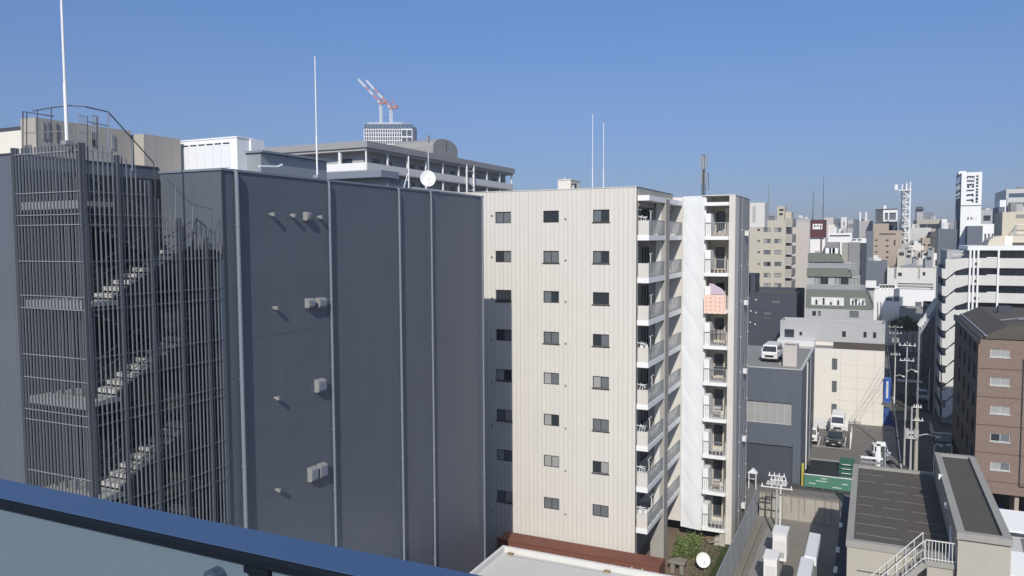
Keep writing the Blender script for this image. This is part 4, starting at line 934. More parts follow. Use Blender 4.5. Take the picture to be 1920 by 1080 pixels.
mb = MB(); mb.box(x0, X12+.03, Y12-.03, Y12+.22, Z12, Z12+.06, 'frame_light'); mb.box(X12-.22, X12+.03, Y12+.22, Y12e, Z12, Z12+.06, 'frame_light'); mb.box(X12-.2, X12-.005, Y12+.2, Y12e, Z12-.2, Z12, 'slateblue'); mb.box(x0, X12-.2, Y12+.01, Y12+.2, Z12-.2, Z12-.002, 'slateblue'); mb.build('parapet', t)
for px in (1512, 1518): mb = MB(); y = YX(px, X12, 700); mb.tube([(X12+.1, y, 0), (X12+.1, y, Z12)], .07, 'white_dirty' if px == 1512 else 'galv'); mb.build('downpipe', t)
mb = MB(); y = YX(1521, X12, 800); mb.box(X12+.01, X12+.04, y-.6, y+.7, 1, Z12-3, 'frame_dark'); mb.build('side_window', t)
# stair box on the parking roof
ys = Y12+3.2; xa, xb = XY(1468, ys, 670), XY(1500, ys, 670)-.3
block('stair_box', 'plain beige stair enclosure on the parking roof beside the van', xa, xb, ys, ys+2.4, ZY(1485, 648, ys), 'pinkgrey', z0=Z12-.2, cat='rooftop house', parapet=.1)
# planting by the stair box
p = onZ(1487, 684, Z12-.2); mb = MB(); mb.box(p.x-1.3, p.x+.2, p.y-.3, p.y+.2, Z12-.2, Z12, 'concrete_warm')
for k in range(60):
    q = Vector((p.x-1.2+random.random()*1.4, p.y+random.uniform(-.2, .1), Z12+random.random()*.25)); mb.add([q, q+Vector((.08, 0, .1)), q+Vector((-.02, 0, .14))], [(0,1,2)], random.choice(['leaf_dark', 'wood']))
single(mb, 'planter', 'pale planter of small plants in front of the stair enclosure', 'planter', tuple(p))

# ---- vehicles
def vehicle(name, label, cat, x, y, z, rz, L_, W_, H__, paint, kind='van', group='parked vehicles'):
    t = thing(name, label, cat, (0, 0, 0), group)
    if kind == 'van': prof = [(-.5, .22), (-.5, .55), (-.485, .60), (-.40, .93), (-.36, .985), (.42, 1.0), (.485, .93), (.5, .55), (.5, .22)]; gl = [(-.478, .61), (-.405, .90)]
    else: prof = [(-.5, .25), (-.5, .48), (-.47, .56), (-.25, .63), (-.12, .95), (-.04, 1.0), (.22, 1.0), (.33, .93), (.46, .66), (.5, .60), (.5, .25)]; gl = [(-.25, .65), (-.13, .93)]
    mb = MB(); n = len(prof); ins = lambda zz: W_/2*(1 if zz < .58 else 1-.13*(zz-.58)/.42)
    vs = [(-ins(b)*1, a*L_, b*H__) for a, b in prof]+[(ins(b), a*L_, b*H__) for a, b in prof]
    mb.add(vs, [tuple(range(n)), tuple(range(2*n-1, n-1, -1))]+[(i, i+n, (i+1) % n+n, (i+1) % n) for i in range(n)], paint); mb.box(-W_/2+.06, W_/2-.06, -L_/2+.05, L_/2-.05, .12*H__, .23*H__, 'tyre'); body = mb.build('body', t)
    md = body.modifiers.new('bevel', 'BEVEL'); md.width = .07; md.segments = 3; md.limit_method = 'ANGLE'
    (a0, b0), (a1, b1) = gl; e = .02
    mb = MB(); w0, w1 = ins(b0)-.09, ins(b1)-.09; mb.add([(-w0, a0*L_-e, b0*H__), (w0, a0*L_-e, b0*H__), (w1, a1*L_-e, b1*H__), (-w1, a1*L_-e, b1*H__)], [(0,1,2,3)], 'glass_dark'); mb.build('windscreen', t)
    zb_, zt_ = .64, .90
    for s_ in (-1, 1):
        mb = MB(); f0_, f1_ = (-.40, .40) if kind == 'van' else (-.13, .30)
        xb_, xt_ = s_*(ins(zb_)+.008), s_*(ins(zt_)+.008); mid = (f0_+f1_)/2
        for q0, q1 in ((f0_, mid-.01), (mid+.01, f1_)):
            mb.add([(xb_, q0*L_, zb_*H__), (xb_, q1*L_, zb_*H__), (xt_, (q1-.02)*L_, zt_*H__), (xt_, (q0+.04)*L_, zt_*H__)], [(0,1,2,3)], 'glass_dark')
        mb.build('side_window', t)
        mb = MB(); mb.box(s_*(W_/2-.32) if s_ > 0 else -W_/2+.08, s_*(W_/2-.08) if s_ > 0 else -W_/2+.32, -L_/2-.012, -L_/2+.03, .40*H__, .50*H__, 'lamp_clear'); mb.build('headlight', t)
        mb = MB(); mb.box(s_*(W_/2)-.02, s_*(W_/2+.14), -.33*L_, -.30*L_, .62*H__, .70*H__, paint); mb.build('mirror', t)
        for q in (-.32, .32):
            mb = MB(); xo = s_*W_/2; mb.tube([(xo-s_*.20, q*L_, .29), (xo+s_*.01, q*L_, .29)], .29, 'tyre', 18); wh = mb.build('wheel', t)
            mb = MB(); mb.tube([(xo+s_*.005, q*L_, .29), (xo+s_*.02, q*L_, .29)], .18, 'steel', 12); mb.build('rim', wh)
    mb = MB(); mb.box(-W_*.28, W_*.28, -L_/2-.015, -L_/2+.02, .30*H__, .42*H__, 'tyre'); mb.build('grille', t)
    mb = MB(); mb.box(-.17, .17, -L_/2-.03, -L_/2-.018, .22*H__, .29*H__, 'lamp_clear'); mb.build('number_plate', t)
    t.location = (x, y, z); t.rotation_euler.z = rz; return t
p = onZ(1443, 681, Z12-.2); v = vehicle('parked_van', 'white van facing the camera, parked on the low charcoal roof', 'van', p.x, p.y+2.2, Z12-.198, R(-3), 3.6, 1.6, 1.85, 'car_white')
p = onZ(1519, 834, 0); vehicle('parked_van', 'small white van at the left end of the car park, half behind the building', 'van', p.x, p.y+1.8, .02, 0, 3.4, 1.48, 1.9, 'car_white')
p = onZ(1565, 840, 0); vehicle('parked_car', 'dark silver car facing the camera in the car park', 'car', p.x, p.y+2.1, .02, R(-4), 4.2, 1.7, 1.5, 'car_black', 'car')
p = onZ(1566, 818, 0); vehicle('parked_van', 'boxy white van right behind the dark silver car', 'van', p.x+.2, p.y+2.6, .02, 0, 4.2, 1.6, 2.4, 'car_white')
p = onZ(1649, 868, 0); vehicle('parked_car', 'small white car behind the low right roof, near the street poles', 'car', p.x, p.y+1.5, .02, R(10), 3.6, 1.5, 1.6, 'car_white', 'car')
for px, q, lab, pt in ((1693, 668, 'distant dark car on the narrow street', 'car_black'), (1686, 650, 'distant silver car on the narrow street', 'car_silver'), (1728, 750, 'white car waiting at the crossing by the dark building', 'car_white')):
    p = onZ(px, q, 0); vehicle('car', lab, 'car', p.x, p.y, .02, R(180) if px == 1686 else 0, 4.0, 1.6, 1.5, pt, 'car', 'cars on the street')
# car park fence
p = onZ(1594, 842, 0); mb = MB()
for k in range(6): y = p.y+k*1.3; mb.box(p.x-.04, p.x+.04, y, y+.06, 0, 1.9 if k == 0 else 1.1, 'white')
mb.box(p.x-.02, p.x+.02, p.y, p.y+6.5, .95, 1.0, 'white'); mb.box(p.x-.02, p.x+.02, p.y, p.y+6.5, .5, .55, 'white'); single(mb, 'car_park_fence', 'white rail fence at the right side of the car park', 'fence', (p.x, p.y, 0))
p = onZ(1537, 805, 0); mb = MB(); x0, x1 = p.x-1.6, onZ(1590, 810, 0).x
for k in range(14): mb.box(x0+(x1-x0)*k/14, x0+(x1-x0)*(k+.93)/14, p.y, p.y+.06, .1, 1.5, 'white_dirty')
mb.box(x0, x1, p.y+.06, p.y+.1, 1.3, 1.36, 'galv'); single(mb, 'panel_fence', 'low off-white panel fence behind the parked cars', 'fence', ((x0+x1)/2, p.y, 0))

# ---- cream warehouse, grey two storey, terraced green building
W0, W1 = XY(1527, YCW, 720), XY(1659, YCW, 660)
zw = ZY(1600, 656, YCW)
def pw(a, b, c, d, Y): return (XY(a, Y, c), XY(b, Y, c), ZY(a, d, Y), ZY(a, c, Y))
t = block('cream_warehouse', 'plain cream-rendered building with three dark windows beside the car park', W0-3, W1, YCW, YCW+7, zw, 'warm_white', roof='roof_grey', sim=False,
      holes_f=[pw(1560, 1570, 672, 693, YCW), pw(1560, 1569, 714, 735, YCW), pw(1559, 1569, 757, 778, YCW)], glass='glass_mid', mull=1)
mb = MB(); mb.box(XY(1562, YCW, 650), W1+.02, YCW+.4, YCW+1.5, zw, zw+.75, 'brown_dark'); mb.build('roof_screen', t)
mb = MB(); 
for f in (.38, .62, .86): x = W0+(W1-W0)*f; mb.box(x-.012, x+.012, YCW-.004, YCW+.01, .3, zw-.02, 'tan')
for q in (685, 707, 729, 752, 770): z = ZY(1600, q, YCW); mb.box(W0+(W1-W0)*.3, W1-.01, YCW-.003, YCW+.008, z-.012, z+.012, 'tan')
mb.build('render_joint', t)
Yg2 = YCW+7.5
t = block('grey_annex', 'pale grey rendered building with small dark windows above the cream warehouse', XY(1463, Yg2, 610), XY(1660, Yg2, 610), Yg2, Yg2+5, ZY(1560, 604, Yg2), 'lightgrey', roof='roof_grey', sim=False,
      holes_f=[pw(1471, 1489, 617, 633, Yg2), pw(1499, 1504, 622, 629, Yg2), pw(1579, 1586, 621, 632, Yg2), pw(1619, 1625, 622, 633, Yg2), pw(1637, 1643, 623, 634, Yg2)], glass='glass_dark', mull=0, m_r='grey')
mb = MB(); z = ZY(1520, 640, Yg2); xa, xb = XY(1459, Yg2-2, 640), XY(1528, Yg2-2, 640); mb.box(xa, xb, Yg2-3.2, Yg2-.003, 0, ZY(1490, 636, Yg2-2), 'white_dirty', 'b'); mb.build('low_wing', t)
# charcoal building in front of the beige apartments
Yk = Yg2+9
t = block('slate_building', 'dark slate-blue building below the beige apartments, with one small lit window', XY(1380, Yk, 560), XY(1494, Yk, 560), Yk, YX(1508, XY(1494, Yk, 560), 600), ZY(1450, 549, Yk), 'slate', m_r='black',  # right face blackened to stand for its shade
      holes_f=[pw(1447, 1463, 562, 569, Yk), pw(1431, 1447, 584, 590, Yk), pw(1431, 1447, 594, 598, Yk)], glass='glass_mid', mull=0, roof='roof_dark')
mb = MB(); mb.box(XY(1380, Yk, 560), XY(1416, Yk, 530), Yk+.01, Yk+5, ZY(1400, 549, Yk), ZY(1410, 514, Yk), 'slate'); mb.build('upper_wall', t)
for a, b_ in ((1418, 562), (1418, 586), (1416, 608), (1408, 583), (1407, 604)):
    p = onY(a, b_, Yk); mb = MB(); mb.box(p.x-.1, p.x+.1, Yk-.15, Yk, p.z-.1, p.z+.1, 'white_dirty'); mb.build('wall_light', t)
# beige apartment block
Yb = 152
hb = []
for q in (427, 448, 469, 491, 512, 531):
    for a, b_ in ((1420, 1425), (1432, 1445), (1452, 1465)): hb.append(pw(a, b_, q+(2 if a == 1420 else 0), q+(6 if a == 1420 else 8), Yb))
t = block('beige_apartment_building', 'beige apartment building with a stepped rooftop cabin, just right of the cream wing', XY(1390, Yb, 450), XY(1473, Yb, 450), Yb, Yb+14, ZY(1440, 413, Yb), 'beige', holes_f=hb, roof='roof_grey', m_r='beige_grey', sim=True)
for q in (415, 437, 459, 480, 503, 525):
    za, zb_ = ZY(1478, q+18 if q > 415 else q+10, Yb), ZY(1478, q, Yb); mb = MB(); mb.box(XY(1473, Yb, 450)+.01, XY(1485, Yb, 450), Yb+.3, Yb+8, za+.2, za+1.6, 'beige_grey'); mb.box(XY(1473, Yb, 450)+.01, XY(1485, Yb, 450)-.05, Yb+.35, Yb+8, za, za+.2, 'offwhite'); mb.build('balcony', t)
mb = MB(); mb.box(XY(1455, Yb, 400), XY(1469, Yb, 400), Yb+2, Yb+6, ZY(1460, 416, Yb), ZY(1460, 387, Yb+2), 'beige'); mb.box(XY(1459, Yb, 400), XY(1467, Yb, 400), Yb+1.95, Yb+2, ZY(1460, 395, Yb), ZY(1460, 391, Yb), 'frame_dark'); mb.box(XY(1459, Yb, 400), XY(1466, Yb, 400), Yb+1.95, Yb+2, ZY(1460, 403, Yb), ZY(1460, 399, Yb), 'frame_dark'); mb.build('roof_cabin', t)
mb = MB(); mb.box(XY(1470, Yb, 400), XY(1482, Yb, 400), Yb+2, Yb+6, ZY(1460, 420, Yb), ZY(1478, 397, Yb+2), 'beige'); mb.build('roof_annex', t)
mb = MB(); x0, x1 = XY(1436, Yb, 410), XY(1455, Yb, 410); z = ZY(1440, 413, Yb)
for k in range(8): xx = x0+(x1-x0)*k/7; mb.box(xx-.03, xx+.03, Yb+.3, Yb+.36, z, z+1.2, 'galv')
mb.box(x0, x1, Yb+.28, Yb+.38, z+1.15, z+1.22, 'galv'); mb.box(x0+.3, x0+1.3, Yb+1, Yb+2, z, z+.9, 'grey'); mb.build('roof_rail', t)
Yx = 108; t = block('pale_slab_building', 'pale narrow wall with a vertical slot window, touching the right of the cream wing', XY(1394, Yx, 390), XY(1434, Yx, 390), Yx, Yx+3, ZY(1420, 380, Yx), 'offwhite', z0=25.5)
mb = MB(); mb.box(XY(1411, Yx, 400), XY(1417, Yx, 400), Yx-.03, Yx, 26.2, 28.4, 'lightgrey'); mb.build('slot_window', t)
for px, qa, qb_, Yr, lab in ((1440.5, 342, 408, 150, 'grey rod with white sleeve above the beige apartments'), (1524, 357, 413, 190, 'thin dark rod above the maroon sign'), (1543, 332, 412, 200, 'faint tall rod right of the maroon sign')):
    b = onY(px, qb_, Yr); tp = onY(px, qa, Yr); rod(lab, (b.x, b.y, b.z-.3), (b.x, b.y, tp.z), .12 if px < 1500 else .09, .05, 'steel_dark' if px > 1500 else 'galv')
Yp = 165; block('blank_tower', 'tall blank pinkish-grey tower without windows left of the maroon sign', XY(1484, Yp, 450), XY(1518, Yp, 450), Yp, Yp+1.5, ZY(1500, 417, Yp), 'pinkgrey', cap='midgrey')
# green terraced building
Ye = Yg2+6.5; e = lambda a, q, Y=Ye: (XY(a, Y, q), ZY(a, q, Y))
t = thing('green_terraced_building', 'stepped building with grey-green bands and balcony terraces in the middle distance', 'building', (XY(1570, Ye, 560), Ye, 0))
bl, br, bt, bb = XY(1511, Ye, 590), XY(1637, Ye, 590), ZY(1560, 579, Ye), 0
hw = [pw(1523, 1530, 583, 592, Ye), pw(1534, 1539, 583, 592, Ye), pw(1593, 1610, 583, 595, Ye)]
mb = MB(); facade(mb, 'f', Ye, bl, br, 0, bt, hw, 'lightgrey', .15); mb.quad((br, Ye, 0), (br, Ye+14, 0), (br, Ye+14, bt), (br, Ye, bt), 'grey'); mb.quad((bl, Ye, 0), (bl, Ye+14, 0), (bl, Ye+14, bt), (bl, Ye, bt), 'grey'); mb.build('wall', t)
for h in hw: window(t, 'f', Ye, h, mull=0, simple=True)
z_a, z_b = bt, ZY(1560, 543, Ye+1.5)
hole = pw(1522, 1583, 556, 571, Ye+.7); hole2 = pw(1595, 1623, 558, 572, Ye+.7)
mb = MB(); mb.prismY([(bl-.05, z_a), (br+.05, z_a), (XY(1628, Ye, 555), ZY(1628, 556, Ye)), (XY(1620, Ye, 543), z_b), (bl-.05, z_b)], Ye-.05, Ye+12, 'green_band'); mb.build('mansard', t)
for hh, gl in ((hole, 'white_dirty'), (hole2, 'lightgrey')):
    mb = MB(); mb.box(hh[0], hh[1], Ye-.12, Ye-.055, hh[2], hh[3], gl); 
    for k in range(9): x = hh[0]+(hh[1]-hh[0])*(k+.5)/9; mb.box(x-.15, x+.1, Ye-.16, Ye-.125, hh[2]+.1, hh[3]-.3*(k % 3)-.1, 'glass_dark' if k % 2 else 'white')
    mb.build('balcony_opening', t)
for (pa, pb_, q0, q1, gq0, gq1, dy) in ((1514, 1612, 518, 544, 503, 518, 2.0), (1516, 1596, 491, 505, 475, 491, 4.5)):
    Yt_ = Ye+dy; xa, xb = XY(pa, Yt_, q0), XY(pb_, Yt_, q0); z0_, z1_, z2_ = ZY(pa, q1, Yt_), ZY(pa, q0, Yt_), ZY(pa, gq0, Yt_)
    mb = MB(); mb.box(xa, xb, Yt_, Yt_+9-dy, z0_, z1_, 'lightgrey'); mb.build('terrace_wall', t)
    mb = MB(); mb.prismY([(xa-.1, z1_), (xb-1.0, z1_), (xb-1.8, z2_), (xa-.1, z2_)], Yt_-.3, Yt_+9-dy+.1, 'green_band'); mb.build('green_fascia', t)
    for k, f in enumerate((.22, .33, .62, .72, .9)): x = xa+(xb-xa)*f; window(t, 'f', Yt_-.01, (x-.55, x+.55, z0_+.9, z1_-.15), rec=-.0, simple=True, glass='glass_dark' if k % 2 else 'curtain', mull=1)
    mb = MB(); mb.box(xa, xb+.8, Yt_-1.2, Yt_-1.15, z0_, z0_+.95, 'glass_pale'); mb.box(xa, xb+.8, Yt_-1.21, Yt_-1.14, z0_+.95, z0_+1.0, 'frame_light'); mb.build('balustrade', t)
Yu = Ye+6; xa, xb, xc = XY(1578, Yu, 480), XY(1591, Yu, 480), XY(1612, Yu, 480)
mb = MB(); mb.box(xa, xb, Yu, Yu+6, bt, ZY(1590, 455, Yu), 'midgrey'); mb.box(xb+.002, xc, Yu-.3, Yu+6.3, bt, ZY(1590, 455, Yu)+.02, 'grey'); mb.build('core_tower', t)
Yv = Yu+2; mb = MB(); mb.box(XY(1547, Yv, 480), XY(1573, Yv, 480), Yv, Yv+3, bt+5, ZY(1560, 454, Yv), 'grey'); mb.build('roof_wall', t)
mb = MB(); z = ZY(1556, 474, Ye+5); 
for px in (1553, 1560, 1566): x = XY(px, Ye+5.2, 480); mb.box(x-.4, x+.4, Ye+5, Ye+5.6, z-.2, z+.7, 'white'); mb.build('roof_unit', t); mb = MB()
# maroon sign building
Ym = 186; t = block('white_sign_building', 'narrow white building carrying a maroon rooftop sign box', XY(1517, Ym, 460), XY(1547, Ym, 460), Ym, Ym+12, ZY(1530, 446, Ym), 'white', roof='roof_grey')
mb = MB(); mb.box(XY(1538.5, Ym, 460), XY(1541, Ym, 460), Ym-.2, Ym, 0, ZY(1530, 446, Ym), 'maroon'); mb.build('maroon_stripe', t)
mb = MB(); mb.box(XY(1529, Ym, 480), XY(1540, Ym, 480), Ym-2, Ym-.21, 0, ZY(1530, 470, Ym), 'lightgrey'); mb.build('duct_shaft', t)
sx0, sx1, sz0, sz1 = XY(1519, Ym-.5, 430), XY(1547, Ym-.5, 430), ZY(1530, 445.5, Ym-.5), ZY(1530, 412, Ym-.5)
t = thing('maroon_sign_box', 'maroon rooftop sign box with a small white name panel', 'sign', ((sx0+sx1)/2, Ym, sz0))
mb = MB(); mb.box(sx0, sx1, Ym-.5, Ym+5, sz0, sz1, 'maroon'); mb.build('box', t)
a, b_, c, d = pw(1524, 1542, 420, 430, Ym-.5); mb = MB(); mb.box(a, b_, Ym-.62, Ym-.505, c, d, 'white'); sg = mb.build('name_panel', t)
mb = MB()
def marks(mb, shapes, f, y0, y1, m):
    for s in shapes: mb.prismY([f(u, v) for u, v in s], y0, y1, m)
fpt = lambda u, v: (a+(b_-a)*u, d-(d-c)*v)
marks(mb, [[(.1,.2),(.32,.2),(.28,.45),(.22,.85),(.16,.45)], [(.4,.25),(.47,.25),(.47,.5),(.4,.5)], [(.5,.2),(.57,.2),(.57,.5),(.5,.5)], [(.6,.25),(.66,.25),(.66,.5),(.6,.5)], [(.75,.2),(.92,.2),(.88,.9),(.8,.9)]], fpt, Ym-.66, Ym-.625, 'maroon'); mb.build('lettering', sg)

# ================================================================== SKYLINE
def sky_b(name, label, pa, pb_, qt, Y, D, m, rows=0, cols_=0, glass='glass_dark', band=False, z0=0, **k):
    hs = []
    xa, xb = XY(pa, Y, qt), XY(pb_, Y, qt); z1 = ZY((pa+pb_)/2, qt, Y)
    if rows:
        st_ = 3.4; 
        for r_ in range(rows):
            zt_ = z1-1.6-r_*st_
            if zt_-1.5 < z0+.5: break
            if band: hs.append((xa+.8, xb-.8, zt_-1.5, zt_))
            else:
                for c_ in range(cols_): ww = (xb-xa)/cols_; hs.append((xa+ww*(c_+.25), xa+ww*(c_+.75), zt_-1.5, zt_))
    t = block(name, label, xa, xb, Y, Y+D, z1, m, z0=z0, holes_f=hs, glass=glass, rec=.25, fr='frame_dark', mull=2 if band else 0, **k)
    if xb-xa > 3:
        for i in range(random.randint(3, 6)):
            x = random.uniform(xa+.4, xb-1.6); w_ = random.uniform(.6, 1.6); y = Y+random.uniform(.6, D*.4); h_ = random.uniform(.5, 1.7); mb = MB(); mb.box(x, min(x+w_, xb-.2), y, y+1, z1-.45, z1+h_*.8, random.choice(['galv', 'lightgrey', 'white_dirty', 'grey'])); mb.build('roof_unit', t)
        x = random.uniform(xa+.5, xb-.5); mb = MB(); mb.tube([(x, Y+D*.3, z1-.45), (x, Y+D*.3, z1+random.uniform(1.5, 3.5))], .06, 'steel', 5); mb.build('aerial', t)
    return t
sky_b('beige_slab_building', 'plain beige slab right of the maroon sign', 1545, 1563, 408, 215, 20, 'pinkgrey')
sky_b('cream_box_building', 'small cream blank block below the beige slab', 1553, 1565, 421, 200, 8, 'warm_white')
sky_b('glass_office_block', 'blue-grey glazed office block on the skyline, left of the striped white one', 1566, 1577, 410, 330, 20, 'slateblue', 9, 2, 'glass_blue')
sky_b('striped_white_building', 'white striped narrow building on the skyline', 1577, 1588, 407, 300, 12, 'white_dirty', 8, 1, 'glass_mid', True)
sky_b('grid_office_block', 'grey gridded office block on the skyline right of the striped one', 1588, 1600, 412, 320, 16, 'lightgrey', 8, 3, 'glass_dark')
sky_b('dark_slab_building', 'dark navy slab on the skyline left of two white poles', 1600, 1610, 411, 290, 16, 'slateblue')
t = sky_b('grey_slab_building', 'grey slab with two white rooftop poles on the skyline', 1611, 1637, 414, 240, 16, 'lightgrey')
for px, lab in ((1612.5, 'left'), (1623.5, 'right')):
    b = onY(px, 414, 240); tp = onY(px, 398, 240); mb = MB(); mb.tube([(b.x, 240.5, b.z-(6 if px < 1620 else .5)), (b.x, 240.5, tp.z)], .3, 'white'); mb.build('roof_pole', t)
t = sky_b('white_ribbon_building', 'white building with a thin black ribbon window below the skyline slabs', 1553, 1597, 437, 176, 10, 'white')
a, b_, c, d = pw(1556, 1594, 441, 443, 176); mb = MB(); mb.box(a, b_, 175.9, 175.99, c, d, 'black'); mb.build('ribbon_window', t)
t = sky_b('white_annex', 'low white building with two dark slots left of the tan apartments', 1597, 1624, 447, 170, 10, 'white')
for q in ((1598, 1605), (1608, 1615)): a, b_, c, d = pw(q[0], q[1], 448.5, 450.5, 170); mb = MB(); mb.box(a, b_, 169.9, 169.99, c, d, 'black'); mb.build('slot_window', t)
sky_b('stair_block', 'blue-grey building with white floor edges right of the green terraces', 1604, 1624, 456, 160, 10, 'slate', 9, 1, 'glass_blue', True)
Yt2 = 215
t = pblock('tan_apartment_building', 'tan tiled apartment building left of the lattice tower', 1637, 1690, 432, Yt2, 16, 'tan', holes_f=[(a, a+5, q, q+3) for q in (449, 460, 471, 481) for a in (1661,)]+[(a, a+4, q, q+3) for q in (449, 460, 471, 481) for a in (1641,)]+[(1676, 1679, 450, 460)]+[(1649+k*4.4, 1652.5+k*4.4, 437.5, 440.5) for k in range(7)], glass='glass_dark', mull=0)
mb = MB(); mb.box(XY(1637, Yt2, 420), XY(1667, Yt2, 420), Yt2+1, Yt2+12, ZY(1650, 434, Yt2), ZY(1650, 419, Yt2+1), 'tan'); mb.build('upper_storey', t)
sky_b('glass_stair_tower', 'blue glass stair tower attached left of the tan apartments', 1624, 1637, 433, 214, 12, 'slateblue', 10, 1, 'glass_blue', True)
Yh = 232; t = thing('glass_penthouse', 'glazed steel penthouse box above the tan apartments', 'rooftop house', (XY(1662, Yh, 405), Yh, 25))
xa, xb, xm_ = XY(1641, Yh, 400), XY(1683, Yh, 400), XY(1656, Yh, 400); za, zb_ = ZY(1660, 412, Yh), ZY(1660, 394, Yh)
mb = MB(); mb.box(xa, xb, Yh, Yh+8, zb_, zb_+.35, 'steel_dark'); mb.box(xm_, xb, Yh, Yh+8, za-.6, za, 'frame_light'); mb.box(xm_, xm_+.4, Yh, Yh+.4, za, zb_, 'white'); mb.box(xb-.4, xb, Yh, Yh+.4, za, zb_, 'white'); mb.box(xb-2.3, xb-2, Yh, Yh+.3, za, zb_, 'white'); mb.box(xm_, xb, Yh+.01, Yh+.35, zb_-.7, zb_, 'white')
for k in range(5): x = xa+(xm_-xa)*k/4; mb.box(x, x+.2, Yh+.05, Yh+.3, za, zb_, 'steel_dark')
mb.build('frame', t); mb = MB(); mb.box(xa+.3, xb-.3, Yh+.4, Yh+7, za-.4, zb_, 'glass_mid'); mb.build('glazing', t)
mb = MB(); mb.box(XY(1657, Yh, 390), XY(1662, Yh, 390), Yh+2, Yh+3, zb_+.35, ZY(1660, 385, Yh), 'white'); mb.box(xa, xb, Yh+.5, Yh+9, 15, za-.61, 'slate'); mb.build('core', t)
# lattice telecom tower
Yl = 218; bx = XY(1698, Yl, 400); wl = (XY(1706, Yl, 400)-XY(1689, Yl, 400))/2*.92; zt, zb_ = ZY(1697, 347, Yl), ZY(1697, 458, Yl)
t = thing('lattice_tower', 'white steel lattice telecom tower standing on the roofs right of the tan apartments', 'telecom tower', (bx, Yl, zb_))
corn = [(bx+sx*wl, Yl+wl+sy*wl) for sx, sy in ((-1,-1),(1,-1),(1,1),(-1,1))]
for (x, y) in corn: mb = MB(); mb.bar((x, y, zb_-4), (x, y, zt-1), .28, 'white' if (x, y) != corn[0] else 'steel_dark'); mb.build('leg', t)
mb = MB(); k = 0; z = zb_
while z < zt-2.4:
    for i in range(4):
        a = corn[i]; b_ = corn[(i+1) % 4]; mb.bar((*a, z), (*b_, z), .16, 'white'); mb.bar((*(a if k % 2 else b_), z), (*(b_ if k % 2 else a), z+1.5), .13, 'white')
    z += 1.5; k += 1
mb.build('bracing', t)
mb = MB(); mb.tube([(bx, Yl+wl, zb_), (bx, Yl+wl, zt+.3)], .35, 'white_dirty'); mb.build('cable_riser', t)
mb = MB(); mb.box(bx-wl-.3, bx+wl+.3, Yl-.3, Yl+2*wl+.3, zt-1.4, zt-1.2, 'white'); mb.bar((bx-wl, Yl, zt-1.2), (XY(1681, Yl, 350), Yl-.5, zt-1.3), .2, 'white'); mb.build('platform', t)
mb = MB(); x = XY(1680.5, Yl, 350); mb.box(x-.35, x+.35, Yl-1, Yl, zt-1.2, zt+.1, 'white'); mb.build('antenna_drum', t)
for dx in (-.9, 0, .9): mb = MB(); mb.tube([(bx+dx, Yl, zt-1.2), (bx+dx, Yl, zt+.5+dx*.3)], .16, 'white'); mb.build('antenna', t)
sky_b('tower_base_building', 'pale bluish machine building at the foot of the lattice tower', 1688, 1708, 412, 224, 8, 'frame_light', 6, 2, 'glass_mid')
# rounded deck building with small control-tower top
Yr = 290; t = sky_b('deck_building', 'pale concrete building with open decks and a small lookout cabin on the skyline', 1719, 1765, 411, Yr, 24, 'concrete_warm', 4, 1, 'glass_dark', True)
mb = MB(); mb.box(XY(1719, Yr, 400), XY(1731, Yr, 400), Yr+1, Yr+9, ZY(1725, 412, Yr), ZY(1725, 393, Yr), 'lightgrey'); mb.box(XY(1718, Yr, 400), XY(1733, Yr, 400), Yr, Yr+10, ZY(1725, 393, Yr), ZY(1725, 391.5, Yr), 'steel_dark'); mb.box(XY(1720, Yr, 400), XY(1731, Yr, 400), Yr+2, Yr+9, ZY(1725, 391.5, Yr), ZY(1725, 387, Yr), 'steel_dark'); mb.build('lookout_cabin', t)
mb = MB(); xg0, xg1 = XY(1734, Yr, 400), XY(1752, Yr, 400); zg0, zg1 = ZY(1740, 411, Yr), ZY(1740, 397, Yr)
for k in range(8): x = xg0+(xg1-xg0)*k/7; mb.box(x-.1, x+.1, Yr+2, Yr+2.3, zg0, zg1, 'galv')
for k in range(5): z = zg0+(zg1-zg0)*(k+1)/5; mb.box(xg0, xg1, Yr+2, Yr+2.3, z-.1, z+.1, 'galv')
mb.build('roof_frame', t)
sky_b('white_tank_room', 'small bright white roof cube at the right end of the open-deck building', 1766, 1776, 411, 285, 6, 'white', z0=10)
t = sky_b('pale_blue_hall', 'pale bluish-white blank hall below the open-deck building', 1707, 1746, 427, 235, 12, 'frame_light')
sky_b('reddish_house', 'small reddish-brown house under the pale blank hall', 1729, 1746, 446, 226, 8, 'tan', 3, 2)
sky_b('mesh_clad_building', 'dark grey mesh-clad building left of the corrugated slab', 1745, 1762, 434, 226, 10, 'darkgrey', 6, 3, 'slateblue' if False else 'glass_mid')
for i, (pa, pb_, q, Y, m, lab) in enumerate(((1690, 1703, 458, 216.5, 'lightgrey', 'cluttered grey rooftop house under the lattice tower'), (1703, 1732, 460, 214, 'warm_white', 'cream low house right of the lattice tower foot'), (1712, 1724, 470, 212, 'beige', 'small yellowish cabin on the white roofs'), (1732, 1746, 462, 217, 'tan', 'brownish narrow house left of the corrugated slab'), (1747, 1758, 475, 213.5, 'white', 'small white cabin touching the corrugated slab'), (1620, 1640, 424, 420, 'grey', 'distant grey block behind the two white poles'), (1488, 1520, 410, 260, 'lightgrey', 'low distant grey roofs above the blank tower'))):
    sky_b('roof_house' if i < 5 else 'distant_block', lab, pa, pb_, q, Y, 8, m, 2, 2, cat='house' if i < 5 else 'building')
